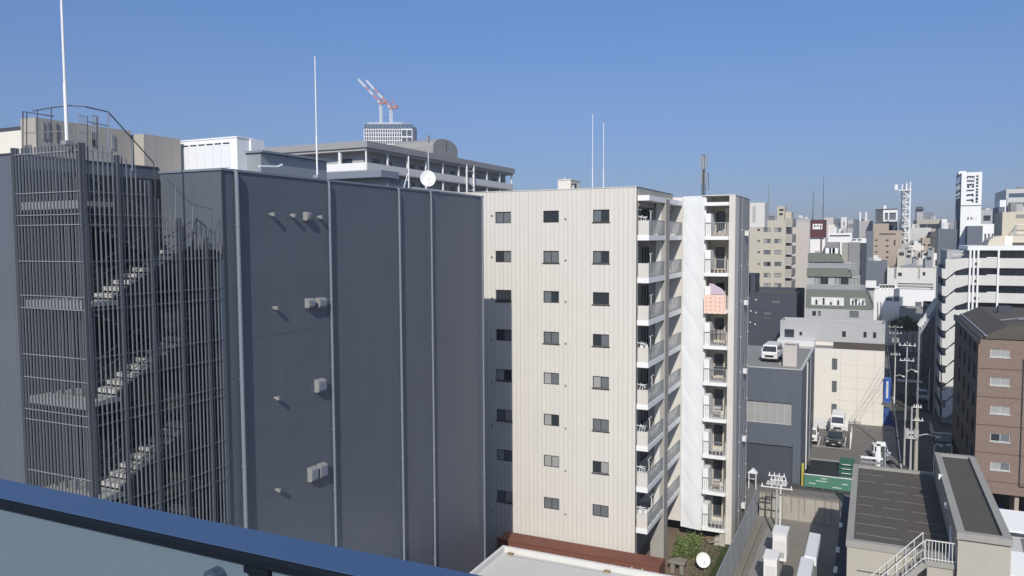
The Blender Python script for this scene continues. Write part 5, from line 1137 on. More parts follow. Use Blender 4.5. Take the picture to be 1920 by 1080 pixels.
# clutter on roofs around the tower foot: ducts, tanks, units
for i in range(26):
    px = random.uniform(1690, 1755); Y = random.uniform(206, 213); q = random.uniform(462, 486); p = onY(px, q, Y); s = random.uniform(.5, 1.4); mb = MB()
    zb0 = 17.5-1.0*(i % 3); mb.box(p.x-s*.6, p.x+s*.6, Y, Y+s, zb0-5, p.z, random.choice(['lightgrey', 'white_dirty', 'galv', 'beige'])); mb.box(p.x-s*.4, p.x+s*.4, Y-.02, Y, p.z-s*.8, p.z-s*.2, 'frame_dark')
    single(mb, 'roof_unit', 'pale rooftop machine box in the jumble below the lattice tower', 'roof unit', (p.x, Y, zb0-5), 'rooftop machine boxes below the lattice tower')

# corrugated slab building + sign tower
Ys = 150; xs0, xs1 = XY(1759, Ys, 450), XY(1803, Ys, 450)
sky_b('corrugated_slab', 'big blue-grey corrugated slab building beneath the sign tower', 1759, 1812, 429, Ys, 1.2, 'slateblue', z0=0)
Yn = 149; xl, xr = XY(1801, Yn, 400), XY(1839.5, Yn, 400); zt = ZY(1820, 323, Yn); zm = ZY(1820, 385, Yn); ybk = YX(1791, xl, 400)
t = thing('sign_tower', 'tall slim white tower with large dark vertical lettering', 'tower', ((xl+xr)/2, Yn, 0))
mb = MB(); mb.box(xl, xr, Yn, Yn+9, 0, zt, 'white', 'b'); mb.build('wall', t)
mb = MB(); mb.box(xl-.05, xl-.004, Yn+.1, Yn+8.9, 0, zt-.1, 'slateblue')  # slate-blue sheet colours the white tower's left face as shaded
for q in (343, 368): z = ZY(1801, q, Yn+2); mb.box(xl-.08, xl-.05, Yn+.1, Yn+8.9, z, z+.2, 'white_dirty' if q == 343 else 'slate')
for k in range(3): z = ZY(1801, 330+k*15, Yn+2); mb.box(xl-.07, xl-.05, Yn+1, Yn+8, z-1.0, z, 'glass_blue')
mb.build('side_shade_sheet', t)
mb = MB(); mb.box(xl+.01, xr-.01, Yn-.04, Yn, zm-.12, zm+.05, 'grey'); mb.box(xl-.1, xl+1.0, Yn+4, Yn+8, zt, zt+.5, 'white'); mb.build('trim', t)
mb = MB(); mb.box(XY(1810, Yn, 440), xr+.003, Yn-3, Yn-.01, 0, ZY(1820, 424, Yn), 'slateblue'); mb.build('dark_annex', t)
fq = lambda u, v: (XY(1785+u/12.7, Yn, 350), ZY(1785+u/12.7, 315+v/12.7, Yn))
big = [[(355,190),(525,190),(525,205),(355,205)], [(355,205),(395,205),(365,262),(355,262)], [(418,205),(445,205),(432,250),(420,250)], [(470,205),(492,205),(482,245),(474,245)], [(510,205),(528,205),(526,262),(514,262)],
       [(352,292),(528,292),(528,320),(352,320)],
       [(350,382),(522,372),(522,392),(372,400)], [(362,400),(395,410),(420,440),(415,468),(365,462)], [(425,392),(465,388),(455,430),(440,425)], [(490,400),(522,392),(522,465),(470,460)],
       [(350,520),(522,512),(522,540),(355,545)],
       [(355,630),(520,612),(520,672),(490,672),(485,645),(355,668)],
       [(345,760),(522,735),(522,812),(490,812),(480,775),(360,775)]]
small = [[(575,178+v),(625,178+v),(625,178+v+h),(575,178+v+h)] for v, h in ((0, 30), (65, 55), (150, 45), (230, 38), (310, 32), (370, 44), (440, 52), (520, 60), (600, 40))]
for s in big: mb = MB(); marks(mb, [s], fq, Yn-.10, Yn-.005, 'navy'); mb.build('lettering', t)
for s in small: mb = MB(); marks(mb, [s], fq, Yn-.10, Yn-.005, 'navy'); mb.build('small_lettering', t)
mb = MB()
for px in (1814, 1820): a, b_, c, d = pw(px, px+2.4, 407, 412, Yn); mb.box(a, b_, Yn-.05, Yn-.002, c, d, 'brown_dark')
for px in (1825.5, 1830): a, b_, c, d = pw(px, px+.6, 407, 412, Yn); mb.box(a, b_, Yn-.05, Yn-.002, c, d, 'grey')
mb.build('slit_window', t)
# right skyline
sky_b('grey_striped_offices', 'grey office building with horizontal stripes right of the sign tower', 1838, 1864, 393, 250, 14, 'lightgrey', 5, 1, 'glass_dark', True)
sky_b('white_low_block', 'white block with a strip of dark windows below the striped offices', 1838, 1865, 420, 150, 8, 'white', 3, 4, 'glass_mid')
sky_b('blue_glass_tower', 'blue glass office tower with white floor bands at the far right edge', 1887, 1950, 354, 340, 30, 'frame_light', 9, 1, 'glass_blue', True)
t = sky_b('white_roof_tank', 'small white rooftop tank in front of the blue glass tower', 1875, 1888, 375, 210, 6, 'white', z0=28)
sky_b('slate_sliver', 'narrow dark slate building between striped offices and beige penthouse', 1873, 1884, 388, 205, 10, 'slateblue')
Yz = 125; t = sky_b('beige_penthouse', 'beige rooftop penthouse above the white balcony apartments', 1880, 1950, 397, Yz, 8, 'beige_house', z0=22)
mb = MB(); a, b_, c, d = pw(1905, 1925, 402, 409, Yz); mb.box(a, b_, Yz-.03, Yz-.002, c, d, 'grey'); mb.build('vent_grille', t)
mb = MB(); p = onY(1897, 436, Yz-2); q = onY(1907, 422, Yz-2); 
for dy in (0, 1): mb.tube([p+Vector((0,dy,0)), q+Vector((0,dy,0)), q+Vector((3,dy,0))], .05, 'steel'); mb.tube([p+Vector((0,dy,-1)), q+Vector((0,dy,-1)), q+Vector((3,dy,-1))], .04, 'steel')
for k in range(8): a = p.lerp(q, k/7); mb.bar(a+Vector((0,0,-1)), a, .04, 'steel')
mb.build('stair_rail', t)
Yz2 = 119; zc = ZY(1880, 460, Yz2); t = thing('cream_vaulted_roof', 'cream curved rooftop housing on the white balcony apartments', 'rooftop house', (XY(1880, Yz2, 450), Yz2, zc-.5))
xa, xb = XY(1849, Yz2, 450), XY(1960, Yz2, 450); zt_ = ZY(1880, 442, Yz2); mb = MB()
mb.prismY([(xa, zc-.5), (xb, zc-.5), (xb, zt_), (xa+1.6, zt_), (xa+.9, zt_-.15), (xa+.4, zt_-.55)], Yz2, Yz2+6, 'beige_house'); mb.build('shell', t)
mb = MB(); x = XY(1883, Yz2, 450); mb.box(x, x+.9, Yz2-.08, Yz2, zc-.3, zt_-.003, 'warm_white'); mb.box(XY(1898, Yz2, 458), xb, Yz2-.05, Yz2-.002, zc+.0, zc+.35, 'brown_dark'); mb.build('trim', t)

# ================================================================== WHITE BUILDINGS, middle distance right
Yi = 205
t = pblock('cream_white_building', 'cream-white stepped building with two small windows left of the corrugated slab', 1664, 1757, 502, Yi, 8, 'offwhite', holes_f=[(1684, 1691, 511, 518), (1730, 1735, 510, 517)], mull=0, glass='glass_dark')
mb = MB(); mb.box(XY(1688, Yi, 490), XY(1745, Yi, 490), Yi+3, Yi+8, ZY(1700, 503, Yi), ZY(1715, 484, Yi+3), 'offwhite'); mb.build('upper_storey', t)
mb = MB(); mb.box(XY(1677, Yi, 510), XY(1681, Yi, 510), Yi-.1, Yi-.003, ZY(1680, 522, Yi), ZY(1680, 500, Yi), 'grey'); mb.build('downpipe', t)
mb = MB(); mb.box(XY(1722, Yi, 510), XY(1725, Yi, 510), Yi-.1, Yi-.003, ZY(1724, 522, Yi), ZY(1724, 497, Yi), 'midgrey'); mb.build('downpipe', t)
for i in range(7):
    px = 1694+i*5.5; p = onY(px, 501, Yi+.8); mb = MB(); mb.box(p.x-.35, p.x+.35, Yi+.6, Yi+1.2, p.z-.4, p.z+random.uniform(.3, .9), 'galv'); mb.build('air_conditioner', t)
sky_b('slate_side_block', 'slate-blue blank block left of the cream-white stepped building', 1624, 1664, 489, 207, 8, 'slateblue')
Yj = 192
t = pblock('white_clinic_building', 'bright white building with grey window panels facing the narrow street', 1640, 1754, 543, Yj, 10, 'white', holes_f=[(1661, 1673, 558, 564), (1716, 1728, 566, 574)], mull=1, glass='glass_mid', roof='white_dirty', m_l='lightgrey', parapet=.2)
a, b_, c, d = pw(1676, 1687, 541, 565, Yj); mb = MB(); mb.box(a, b_, Yj-.05, Yj-.002, c, d, 'slateblue'); mb.build('tall_window', t)
mb = MB(); mb.box(XY(1623, Yj, 530), XY(1640, Yj, 530)+.0, Yj+.01, Yj+9, 0, ZY(1630, 540, Yj), 'lightgrey'); mb.box(XY(1622, Yj, 530), XY(1643, Yj, 530), Yj-1, Yj+1, ZY(1630, 539, Yj), ZY(1630, 526, Yj), 'white'); mb.build('stair_head', t)
for i in range(5): px = 1652+i*6; p = onY(px, 536, Yj+5); mb = MB(); mb.box(p.x-.4, p.x+.4, Yj+4.5, Yj+5.2, p.z-.8, p.z+.35, 'white'); mb.box(p.x-.3, p.x+.2, Yj+4.47, Yj+4.5, p.z-.4, p.z+.2, 'frame_dark'); mb.build('air_conditioner', t)
mb = MB()
for k in range(3): z = ZY(1700, 538-k*3, Yj+6); mb.tube([(XY(1683, Yj+6, 540), Yj+6, z), (XY(1750, Yj+6, 540), Yj+6, z)], .12, 'galv' if k % 2 else 'frame_dark')
mb.build('roof_pipes', t)
mb = MB(); p = onY(1648, 590, Yj-.3)
for px in (1646, 1652): mb.tube([onY(px, 566, Yj-.3), onY(px, 612, Yj-.3)], .07, 'grey')
mb.build('downpipe', t)
Yo = 184; t = pblock('grey_corner_house', 'mid-grey house with sloping top behind the street trees', 1690, 1735, 578, Yo, 6, 'grey', holes_f=[(1697, 1703, 592, 602)], mull=0, glass='glass_dark')
for i, (px, q, rr, lab) in enumerate(((1688, 612, 1.6, 'left of three dark street trees at the end of the narrow street'), (1701, 609, 1.9, 'middle dark street tree in front of the grey corner house'), (1713, 613, 1.5, 'right dark street tree beside the shaded block'))):
    Y = 176+i*1.2; p = onY(px, q, Y); shrub((p.x, Y, p.z-rr*.6), (rr, rr, rr*1.3), 1500, lab, ('leaf_dark', 'leaf_dark', 'leaf_dark'), 'street_tree', 'tree', 'dark street trees', .16, p.z-rr*.6)
# ================================================================== WHITE BALCONY APARTMENTS + STAIRS, right
Yp_ = 112; Yb_ = Yp_
xL, xR = XY(1815, Yp_, 500), XY(2010, Yp_, 500)
t = thing('white_balcony_apartments', 'white apartment building with long balcony bands and a zigzag stair end', 'building', ((xL+xR)/2, Yp_, 0))
st_y = [484+32.6*k for k in range(9)]
ztop_ = ZY(1860, 461, Yp_)
mb = MB(); mb.box(XY(1775, Yp_, 560), xR, Yp_+1.6, Yp_+12, 0, ztop_-.6, 'lightgrey', 'b'); mb.build('wall', t)
mb = MB(); mb.box(xL-.1, xR, Yp_-.1, Yp_+12, ztop_-.55, ztop_, 'white'); mb.build('roof_slab', t)
x_a, x_b, x_c, x_d = XY(1766, Yp_, 560), XY(1774, Yp_, 560), XY(1795, Yp_, 560), XY(1807, Yp_, 560)
for k, q in enumerate(st_y):
    z1_ = ZY(1860, q, Yp_); z0_ = ZY(1860, q+18.5, Yp_)
    if z0_ < 0: break
    mb = MB(); mb.box(xL+.002, xR, Yp_, Yp_+.15, z0_, z1_, 'offwhite'); mb.box(xL+.002, xR, Yp_+.15, Yp_+1.6, z0_, z0_+.2, 'lightgrey'); mb.build('balcony_band', t)
    zz = lambda px, o: (XY(px, Yp_, q+o), ZY(px, q+o, Yp_))
    tops = [zz(1766, 20), zz(1773, 20)]+([zz(1773, 2), zz(1815, 0)] if k == 0 else [zz(1773, 10), zz(1790, -3), zz(1791, 0), zz(1815, 0)])
    bots = [zz(1815, 18.5), zz(1806, 20), zz(1792, 24), zz(1774, 39), zz(1766, 37)]
    bots = [(a, max(.02, b_)) for a, b_ in bots]; bots[0] = (xL, z0_); tops[-1] = (xL, z1_)
    mb = MB(); mb.prismY(tops+bots, Yp_-.01, Yp_+.16, 'offwhite'); mb.build('stair_parapet', t)
    if zz(1766, 37)[1] > .3:
        zl0, zl1 = zz(1766, 37)[1], zz(1766, 20)[1]
        mb = MB(); mb.box(x_a, x_a+.15, Yp_+.17, Yp_+7, zl0, zl1, 'lightgrey'); mb.box(x_a+.151, x_b+.6, Yp_+.17, Yp_+7, zl0, zl0+.15, 'grey'); mb.build('stair_landing', t)  # outer side greyer than the parapet, its shade put into the colour
        mb = MB(); mb.bar((x_b, Yp_+1, zl0+.2), (x_c+.3, Yp_+1, z0_), 1.5, 'grey', .2); mb.build('stair_flight', t)
mb = MB(); mb.box(x_a+.3, xL-.5, Yp_+7.1, Yp_+12, 0, ZY(1800, 500, Yp_), 'slate'); mb.build('stair_back_wall', t)
for px in (1818, 1825, 1833, 1871):
    x = XY(px, Yp_, 520); mb = MB(); mb.box(x-.1, x+.1, Yp_-.16, Yp_-.015, 8, ztop_-.56, 'white'); mb.build('column', t)
for k, q in enumerate(st_y[:8]):
    z1_ = ZY(1860, q, Yp_)
    for i in range(3): x = XY(1840+i*30, Yp_, q); window(t, 'f', Yp_+1.6, (x, x+2.0, z1_-.9, z1_+.75), rec=0, simple=True, glass='glass_mid')
    if k < 3:
        x = XY(1825, Yp_, q+10); mb = MB(); mb.box(x, x+.55, Yp_-.05, Yp_-.002, z1_-.9, z1_-.55, 'frame_dark'); mb.build('vent_grille', t)
    xx = XY(1850, Yp_, q); mb = MB(); mb.box(xx, xx+1.1, Yp_-.03, Yp_+.2, z1_, z1_+.12, 'white'); mb.build('bedding', t)
p = onY(1800, 481, Yp_+1); mb = MB(); mb.tube([(p.x, Yp_+1, p.z-1), (p.x, Yp_+1, p.z+.2)], .04, 'steel'); mb.tube([(p.x-.8, Yp_+1, p.z+.2), (p.x+.6, Yp_+1, p.z+.2)], .04, 'steel'); mb.build('aerial', t)
# shaded building beside the street with an outside stair canopy
xq = XY(1757, 122, 650)
t = block('shaded_street_block', 'tall dark shaded building along the right side of the narrow street', xq, xq+8, 122, 158, ZY(1757, 600, 122), 'slate', m_l='slate', roof='roof_dark',  # slate tone carries the shade of the street-facing side
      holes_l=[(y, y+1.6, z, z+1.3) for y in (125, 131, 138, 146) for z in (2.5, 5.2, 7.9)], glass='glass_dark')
p = onY(1757, 562, 117); q = onY(1724, 612, 117); mb = MB()
for dy in (0, 1.6): mb.bar(p+Vector((0,dy,0)), q+Vector((0,dy,0)), .25, 'white_dirty', .5)
for k in range(9): a = p.lerp(q, k/8); mb.bar(a, a+Vector((0,1.6,0)), .14, 'steel'); mb.bar(a, a+Vector((0,0,-1.0)), .1, 'white')
mb.bar(p+Vector((0,0,-1)), q+Vector((0,0,-1)), .15, 'galv', .3); mb.bar(q, Vector((q.x, q.y, 0)), .2, 'steel'); mb.bar(p, Vector((p.x, p.y, 0)), .2, 'steel')
single(mb, 'stair_canopy', 'pale sloping outdoor stair canopy leaning against the shaded block', 'stair canopy', ((p.x+q.x)/2, 117, 0))
# small things at the crossing
t = thing('bus_shelter', 'small flat-roofed white shelter at the crossing', 'shelter', (*atground(1703, 745), 0)); x, y = atground(1703, 745)
mb = MB(); mb.box(x-1.6, x+1.8, y-.6, y+.8, 2.4, 2.55, 'white'); mb.build('roof', t)
for dx in (-1.4, 0, 1.5): mb = MB(); mb.tube([(x+dx, y+.5, 0), (x+dx, y+.5, 2.4)], .05, 'steel'); mb.build('post', t)
mb = MB(); mb.box(x-1.3, x+1.4, y+.55, y+.6, .4, 2.1, 'glass_pale'); mb.build('glass_panel', t)
x, y = atground(1752, 826); mb = MB(); mb.box(x-.2, x+4.2, y, y+.15, 0, .9, 'concrete_warm'); mb.box(x-.25, x+4.25, y-.05, y+.2, .9, 1.0, 'white_dirty'); mb.box(x-.2, x-.05, y, y+6, 0, .9, 'concrete_warm'); single(mb, 'low_garden_wall', 'low pale wall at the corner left of the brown building', 'wall', (x, y, 0))
# blue banner and tarp by the warehouse
xx = XY(1662, YCW-.6, 730); t = thing('blue_banner', 'tall bright blue banner sign on the right edge of the cream warehouse', 'banner', (xx, YCW-1, 4))
za, zb_ = ZY(1664, 754, YCW), ZY(1664, 706, YCW); mb = MB(); mb.box(W1+.05, W1+.75, YCW-.6, YCW-.5, za, zb_, 'blue_sign'); mb.build('face', t)
mb = MB(); mb.box(W1+.25, W1+.5, YCW-.62, YCW-.605, za+.6, zb_-.5, 'lamp_clear'); mb.build('white_stripe', t)
for z in (za+.1, zb_-.15): mb = MB(); mb.box(W1-.1, W1+.8, YCW-.66, YCW-.46, z, z+.06, 'steel'); mb.build('bracket', t)
x, y = atground(1661, 797); mb = MB(); N_ = 10; vs = []; fs = []
for j in range(N_+1):
    for i in range(14):
        an = 2*math.pi*i/14; rr = .95*(1-.65*(j/N_)**1.5)*(1+.15*math.sin(an*3+j)); vs.append((x+rr*math.cos(an), y+rr*.7*math.sin(an), 2.3*j/N_))
for j in range(N_):
    for i in range(14): fs.append((j*14+i, j*14+(i+1) % 14, (j+1)*14+(i+1) % 14, (j+1)*14+i))
fs.append(tuple(N_*14+i for i in range(14)))
mb.add(vs, fs, 'blue_tarp'); single(mb, 'tarpaulin_bundle', 'dark blue tarpaulin bundle at the street corner by the warehouse', 'tarpaulin', (x, y, 0))

# ================================================================== BROWN BUILDING, right edge
pB = onZ(1827, 912, 3.0); XB_, YB_ = XY(1831, pB.y, 760), pB.y; ZB = ZY(1833, 636, YB_); YBe = YX(1788, XB_, 700)
wn = []
for q in (654, 707, 760, 812, 865): wn.append(pw(1857, 1894, q+(q-654)*.0, q+15, YB_))
wn2 = [(a, b_, c, d) for a, b_, c, d in wn]
xr_ = XB_+16
t = thing('brown_building', 'brown tiled building with paired windows and a black roof at the right edge', 'building', (XB_+8, YB_, 0))
mb = MB(); facade(mb, 'f', YB_, XB_, xr_, 2.6, ZB, wn2, 'brown', .14, 'brown_dark')
hl = [(y, y+1.5, z, z+1.4) for y in (YB_+1.6, YB_+5.5, YB_+9.5, YB_+14) for z in [h[2] for h in wn2]]
facade(mb, 'l', XB_, YB_, YBe, 2.6, ZB, hl, 'brown_dark', .14)  # left face in darker brown, its shade put into the colour
mb.quad((XB_, YB_, 2.6), (xr_, YB_, 2.6), (xr_, YBe, 2.6), (XB_, YBe, 2.6), 'brown_dark'); mb.quad((XB_, YBe, 0), (xr_, YBe, 0), (xr_, YBe, ZB), (XB_, YBe, ZB), 'brown_dark'); mb.build('wall', t)
for h in wn2: window(t, 'f', YB_, h, rec=.12, fr='frame_light', sill='frame_light', glass=None, mull=1)
for h in hl: window(t, 'l', XB_, h, rec=.12, simple=True, glass='glass_dark')
mb = MB()
for k, h in enumerate(wn2): z = h[2]-1.0; mb.box(XB_+.01, xr_, YB_-.012, YB_-.001, z-.03, z+.03, 'brown_dark')
for px in (1916,): x = XY(px, YB_, 760); mb.box(x-.05, x+.05, YB_-.03, YB_-.013, 3.4, ZB-1.5, 'black'); mb.box(x, xr_, YB_-.03, YB_-.013, 3.35, 3.45, 'black')
mb.build('floor_joint', t)
mb = MB(); ea = .55
mb.prismY([(XB_-.05, ZB), (xr_, ZB), (xr_, ZB+1.15), (XB_+2.2, ZB+1.15)], YB_+.6, YBe, 'roof_dark'); mb.box(XB_-.15, XB_+.12, YB_-.06, YBe+.05, ZB-.35, ZB+.22, 'black'); mb.build('roof', t)
mb = MB(); mb.box(XB_-.2, XB_-.155, YB_, YBe, ZB+.0, ZB+.06, 'frame_light'); mb.box(XB_+.45, XB_+.6, YB_+.3, YBe, ZB+.9 if False else ZB+.25, ZB+.35, 'galv'); mb.build('gutter', t)
for k in range(9):
    mb = MB(); x = XB_+2.8+random.random()*7; y = YB_+3+random.random()*10; mb.box(x, x+random.uniform(.6, 1.6), y, y+.9, ZB+1.14, ZB+1.15+random.uniform(.3, .9), random.choice(['slate', 'galv', 'steel_dark'])); mb.build('roof_unit', t)
mb = MB()
for k in range(4): mb.tube([(XB_+2+k*1.5, YB_+4+k, ZB+1.3), (XB_+6+k*2, YB_+7+k, ZB+1.6)], .05, 'galv', 6)
mb.build('roof_pipes', t)
mb = MB(); mb.box(XB_+.3, XB_+.8, YB_+.6, YB_+1.1, 0, 2.6, 'tan'); mb.box(XB_+3.0, XB_+3.3, YB_+.4, YB_+3, 0, 2.6, 'tan'); mb.box(XB_+6, XB_+6.6, YB_+.3, YB_+1, 0, 2.6, 'tan'); mb.box(XB_+.1, xr_, YB_+5, YB_+5.2, 0, 2.6, 'brown_dark'); mb.build('ground_floor_pier', t)
sheet('forecourt', rect(XB_-.5, xr_, YB_-9, YB_+5), .016, 'roof_dark')

# ================================================================== LOWER RIGHT BUILDING WITH TWO ROOFS
zm_ = 8.0; pF = onZ(1588, 1012, zm_); pK = onZ(1602, 870, zm_); zh_ = 9.8
q0, q1, q2 = onZ(1752, 848, zh_), onZ(1800, 998, zh_), onZ(1893, 1003, zh_)
XL = (pF.x+pK.x)/2; XM = (q0.x+q1.x)/2; XR = q2.x; YF, YK = pF.y, pK.y; YF2, YK2 = q1.y, q0.y
t = thing('flat_roof_building', 'low beige building with dark flat roofs at two heights, lower right corner', 'building', ((XL+XR)/2, YF, 0))
mb = MB(); mb.box(XL, XM-.003, YF, YK, 0, zm_-.35, 'concrete_warm', 'bt'); mb.build('wall', t)
mb = MB(); mb.box(XM, XR, YF2, YK2, 0, zh_-.35, 'concrete_warm', 'bt'); mb.build('raised_wall', t)
for (a, b_, c, d, z, m, nm) in ((XL, XM-.003, YF, YK, zm_, 'roof_dark', 'low_roof'), (XM, XR, YF2, YK2, zh_, 'roof_olive', 'raised_roof')):
    w_ = .3; mb = MB()
    mb.box(a-.06, b_+(.0 if nm == 'low_roof' else .06), c-.06, c+w_, z-.35, z, 'midgrey'); mb.box(a-.06, b_, d-w_, d+.06, z-.35, z, 'midgrey')
    mb.box(a-.06, a+w_, c+w_, d-w_, z-.35, z, 'midgrey')
    if nm == 'raised_roof': mb.box(b_-w_, b_+.06, c+w_, d-w_, z-.35, z, 'midgrey')
    mb.build('parapet', t)
    mb = MB(); mb.quad((a, c, z-.16), (b_, c, z-.16), (b_, d, z-.16), (a, d, z-.16), m); mb.build('roof', t)
mb = MB()
for k in range(1, 9):
    y = YF+(YK-YF)*k/9; xx = XL+.4
    while xx < XM-1.2:
        l_ = random.uniform(.8, 2.6); x2 = min(xx+l_, XM-.1); f_ = lambda q: y-.25*(q-XL)/(XM-XL)
        if random.random() < .72: mb.bar((xx, f_(xx), zm_-.155), (x2, f_(x2), zm_-.155), random.uniform(.018, .04), 'roof_grey', .012)
        xx = x2+random.uniform(.1, .5)
mb.build('roof_seam', t)
mb = MB()
for z in (zm_-1.6, zm_-2.8): mb.box(XL+.5, XM-.9, YF-.012, YF-.002, z, z+.05, 'frame_dark')
mb.box(XL+1.1, XM-1.4, YF-.02, YF-.003, 1.5, zm_-3.1, 'warm_white'); mb.box(XM+.05, XR-.02, YF2-.075, YF2-.062, zh_-.36, zh_-.33, 'frame_dark'); mb.build('wall_joint', t)
# landing and stairs with white railings
yl0 = YF-1.35; xa, xb = XY(1735, yl0, 1040), XM-.03; zl_ = ZY(1780, 1058, yl0)
mb = MB(); mb.box(xa, xb, yl0, YF-.03, zl_-.25, zl_, 'midgrey'); mb.box(xa+.1, xb, yl0+.1, YF-.03, 0, zl_-.25, 'concrete_warm'); mb.build('stair_landing', t)
def rail(mb, a, b, h=1.0, n=7, m='white_dirty', th=.034):
    a = Vector(a); b = Vector(b); up_ = Vector((0,0,h)); mb.bar(a+up_, b+up_, th*1.3, m); mb.bar(a+Vector((0,0,.12)), b+Vector((0,0,.12)), th, m)
    for k in range(n+1): p = a.lerp(b, k/n); mb.bar(p, p+up_, th*.8, m)
mb = MB(); rail(mb, (xa, yl0+.04, zl_), (xb, yl0+.04, zl_), 1.05, 9); mb.build('landing_railing', t)
L2 = 3.2; DR = 3.6; x_e = xa-L2; z_e = zl_-DR
for yy in (yl0+.04, YF-.15):
    mb = MB(); rail(mb, (xa-.05, yy, zl_), (x_e, yy, z_e), 1.0, 8); mb.build('stair_railing', t)
mb = MB(); ns_ = 16
for k in range(ns_): x = xa-.0-L2*(k+1)/ns_; z = zl_-DR*(k+1)/ns_; mb.box(x, x+L2/ns_+.03, yl0+.1, YF-.2, z-.05, z, 'concrete_warm')
mb.build('stair_treads', t)
for yy in (yl0+.06, YF-.17): mb = MB(); mb.bar((xa, yy, zl_-.2), (x_e, yy, z_e-.2), .06, 'midgrey', .3); mb.build('stair_stringer', t)
x = XM-.12; mb = MB(); mb.tube([(x, YF+.6, zm_-.3), (x, YF+.6, zh_-.5)], .05, 'white'); mb.build('downpipe', t)
mb = MB(); mb.tube([(x, YF-.4, 5), (x, YF-.4, zm_+.7), (x-.05, YF-.1, zm_+1.0)], .05, 'white'); mb.build('downpipe', t)
for q in ((1763, 893), (1775, 947)): p = onX(q[0], q[1], XM-.1); mb = MB(); mb.box(XM-.2, XM-.003, p.y-.15, p.y+.15, p.z-.15, p.z+.1, 'white'); mb.build('wall_lamp', t)
# guard rails and frame standing on the street side beyond the roof
p = onZ(1614, 872, 2); q = onZ(1700, 885, 2); yq = YK+4
mb = MB(); xa, xb = XY(1614, yq, 865), XY(1655, yq, 868); zt_ = ZY(1630, 858, yq)
for k in range(5): x = xa+(xb-xa)*k/4; mb.bar((x, yq, 0), (x, yq, zt_), .06, 'steel')
for dz, m in ((0, 'white'), (-.35, 'galv'), (-.75, 'white')): mb.bar((xa, yq, zt_+dz), (xb, yq, zt_+dz), .09, m, .16)
single(mb, 'sign_gantry', 'white horizontal rail frame just beyond the low dark roof', 'rail frame', ((xa+xb)/2, yq, 0))
mb = MB(); xa, xb = XY(1647, yq+3, 850), XY(1660, yq+3, 850); zt_ = ZY(1650, 832, yq+3)
mb.bar((xa, yq+3, 0), (xa, yq+3, zt_), .3, 'white'); mb.bar((xa-.15, yq+3, zt_), (xb, yq+3, zt_), .3, 'white'); mb.bar((xb, yq+3, zt_), (xb, yq+3, zt_-2.4), .12, 'galv'); mb.box(xa+.2, xb-.05, yq+3.0, yq+3.2, 0, zt_-.2, 'steel_dark')
single(mb, 'gate_portal', 'white square portal standing at the street left of the thick pole', 'gate', (xa, yq+3, 0))

# ---- green hoarding, dark shed in the gap
zs_ = 1.3; a0, a1 = onZ(1540, 892, zs_), onZ(1540, 863, zs_)
xa, xb = XY(1513, a0.y, 890), XY(1572, a0.y, 890)
t = thing('dark_shed', 'black-roofed shed behind the green hoarding', 'shed', ((xa+xb)/2, a0.y, 0))
mb = MB(); mb.box(xa, xb, a0.y, a1.y, zs_-.12, zs_, 'black'); mb.box(xa-.05, xb+.1, a1.y-.1, a1.y+.1, zs_, zs_+.15, 'grey'); mb.build('roof', t)
mb = MB(); mb.box(xa+.1, xb-.1, a0.y+.5, a1.y-.2, 0, zs_-.13, 'darkgrey'); mb.build('wall', t)
yg = min(onZ(1550, 914, 0).y, a0.y-.1); xa, xb = XY(1508, yg, 905), XY(1597, yg, 905); z0_, z1_ = 0, ZY(1550, 894, yg)
t = thing('green_hoarding', 'green corrugated hoarding with pale streaks in front of the dark shed', 'hoarding', ((xa+xb)/2, yg, 0))
mb = MB(); mb.box(xa, xb, yg, yg+.06, .1, z1_, 'green_pale'); mb.build('panel', t)
mb = MB(); mb.box(xa, xb, yg-.03, yg+.09, z1_, z1_+.07, 'white_dirty'); mb.build('top_rail', t)
for k in range(6): x = xa+(xb-xa)*k/5; mb = MB(); mb.box(x-.04, x+.04, yg+.065, yg+.13, 0, z1_-.01, 'steel'); mb.build('post', t)
mb = MB()
for (f, z, l_) in ((.25, .75, 1.0), (.1, .45, .6), (.6, .3, .8), (.8, .7, .5), (.36, 1.0, .5)): x = xa+(xb-xa)*f; mb.box(x, x+l_, yg-.012, yg-.002, z1_*z*.8, z1_*z*.8+.05, 'white')
mb.build('pale_streak', t)
yg2 = a0.y+.3; xa2, xb2 = XY(1573, yg2, 880), XY(1597, yg2, 880)
for k in range(5):
    mb = MB(); z = .75+k*.3; mb.prismX([(yg2+k*.5, z), (yg2+k*.5+1.6, z+.25), (yg2+k*.5+1.6, z+.31), (yg2+k*.5, z+.06)], xa2+random.uniform(-.1, .2), xb2+random.uniform(-.2, .3), 'green_sheet'); mb.box(xa2+.2, xa2+1, yg2+k*.5-.02, yg2+k*.5+.02, z+.03, z+.08, 'white')
    single(mb, 'green_roof_sheet', 'green corrugated sheet leaning in the stack beside the dark shed', 'metal sheet', (xa2, yg2, z), 'green sheets stacked by the shed')
x, y = atground(1498, 908); mb = MB(); mb.box(x+.25, x+.45, y-.4, y-.2, 0, 2.2, 'yellow'); single(mb, 'yellow_post', 'yellow guard post at the corner of the charcoal parking building', 'bollard', (x, y, 0))
# small wall gate with peaked top (left, at the fence end)
x, y = atground(1411, 915); t = thing('garden_lantern', 'white peaked little shelter at the far end of the corrugated fence', 'small shelter', (x, y, 0))
mb = MB(); mb.prismY([(x-.45, 1.5), (x+.45, 1.5), (x, 1.95)], y-.3, y+.3, 'white'); mb.build('roof', t)
for dx in (-.35, .3): mb = MB(); mb.box(x+dx, x+dx+.07, y-.25, y-.18, 0, 1.5, 'white'); mb.build('post', t)

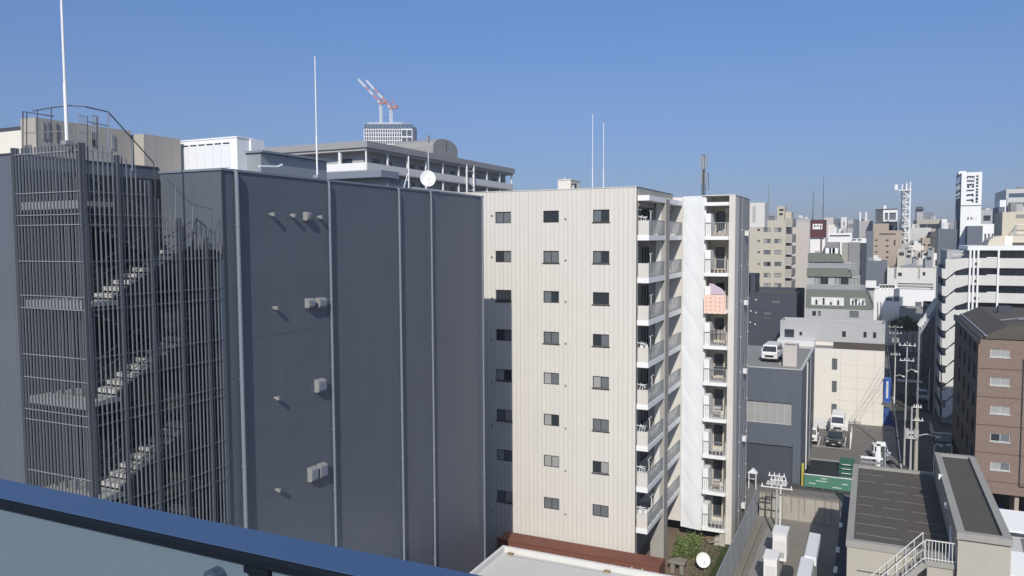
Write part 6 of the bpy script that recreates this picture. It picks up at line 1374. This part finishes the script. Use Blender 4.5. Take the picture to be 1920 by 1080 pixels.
# ---- clutter at the lower right edge
for i, (px, q, z, w_, d_, h, m, lab) in enumerate(((1897, 985, 3.0, 2.6, 3.2, .15, 'white', 'white sheet roof at the right edge below the brown building'), (1908, 1000, 2.4, 2.5, 2.0, .12, 'white_dirty', 'second lower pale sheet roof at the right edge'), (1912, 1070, 2.6, 1.6, 3.0, .2, 'white', 'white narrow roof in the bottom right corner'), (1899, 1050, 1.2, 1.0, 1.5, .9, 'lightgrey', 'grey crate pile in the bottom right corner'), (1893, 1068, .8, .9, 1.2, .7, 'white_dirty', 'pale crate pile in the bottom right corner'))):
    p = onZ(px, q, z); mb = MB(); mb.prismX([(p.y-d_/2, z), (p.y+d_/2, z+.5), (p.y+d_/2, z+.5+h), (p.y-d_/2, z+h)], p.x-w_/2, p.x+w_/2, m)
    for sx in (-1, 1):
        for sy in (-1, 1): mb.box(p.x+sx*(w_/2-.1)-.04, p.x+sx*(w_/2-.1)+.04, p.y+sy*(d_/2-.15)-.04, p.y+sy*(d_/2-.15)+.04, 0, z+.02+(.4 if sy > 0 else 0), 'steel')
    single(mb, 'sheet_roof' if i < 3 else 'crate_pile', lab, 'roof' if i < 3 else 'crates', (p.x, p.y, 0))
p = onZ(1877, 958, 0); mb = MB(); mb.tube([(p.x, p.y, 0), (p.x, p.y, .5), (p.x, p.y, .8)], .35, 'blue_tarp', 10, .15); single(mb, 'blue_bag', 'small dark blue bag standing before the brown building', 'bag', tuple(p))

# ================================================================== AIR
mb = MB(); mb.box(-900, 700, -60, 1000, -1, 215, 'white'); hz = mb.build('haze'); hz['kind'] = 'stuff'; hz['label'] = 'thin pale blue haze over the city'
hm = bpy.data.materials.new('haze'); hm.use_nodes = True; hm.node_tree.nodes.clear(); ho = hm.node_tree.nodes.new('ShaderNodeOutputMaterial'); hv = hm.node_tree.nodes.new('ShaderNodeVolumePrincipled')
hv.inputs['Color'].default_value = (.78, .86, 1, 1); hv.inputs['Density'].default_value = .00030; hv.inputs['Anisotropy'].default_value = 0
hm.node_tree.links.new(hv.outputs[0], ho.inputs['Volume']); hz.data.materials.clear(); hz.data.materials.append(hm)
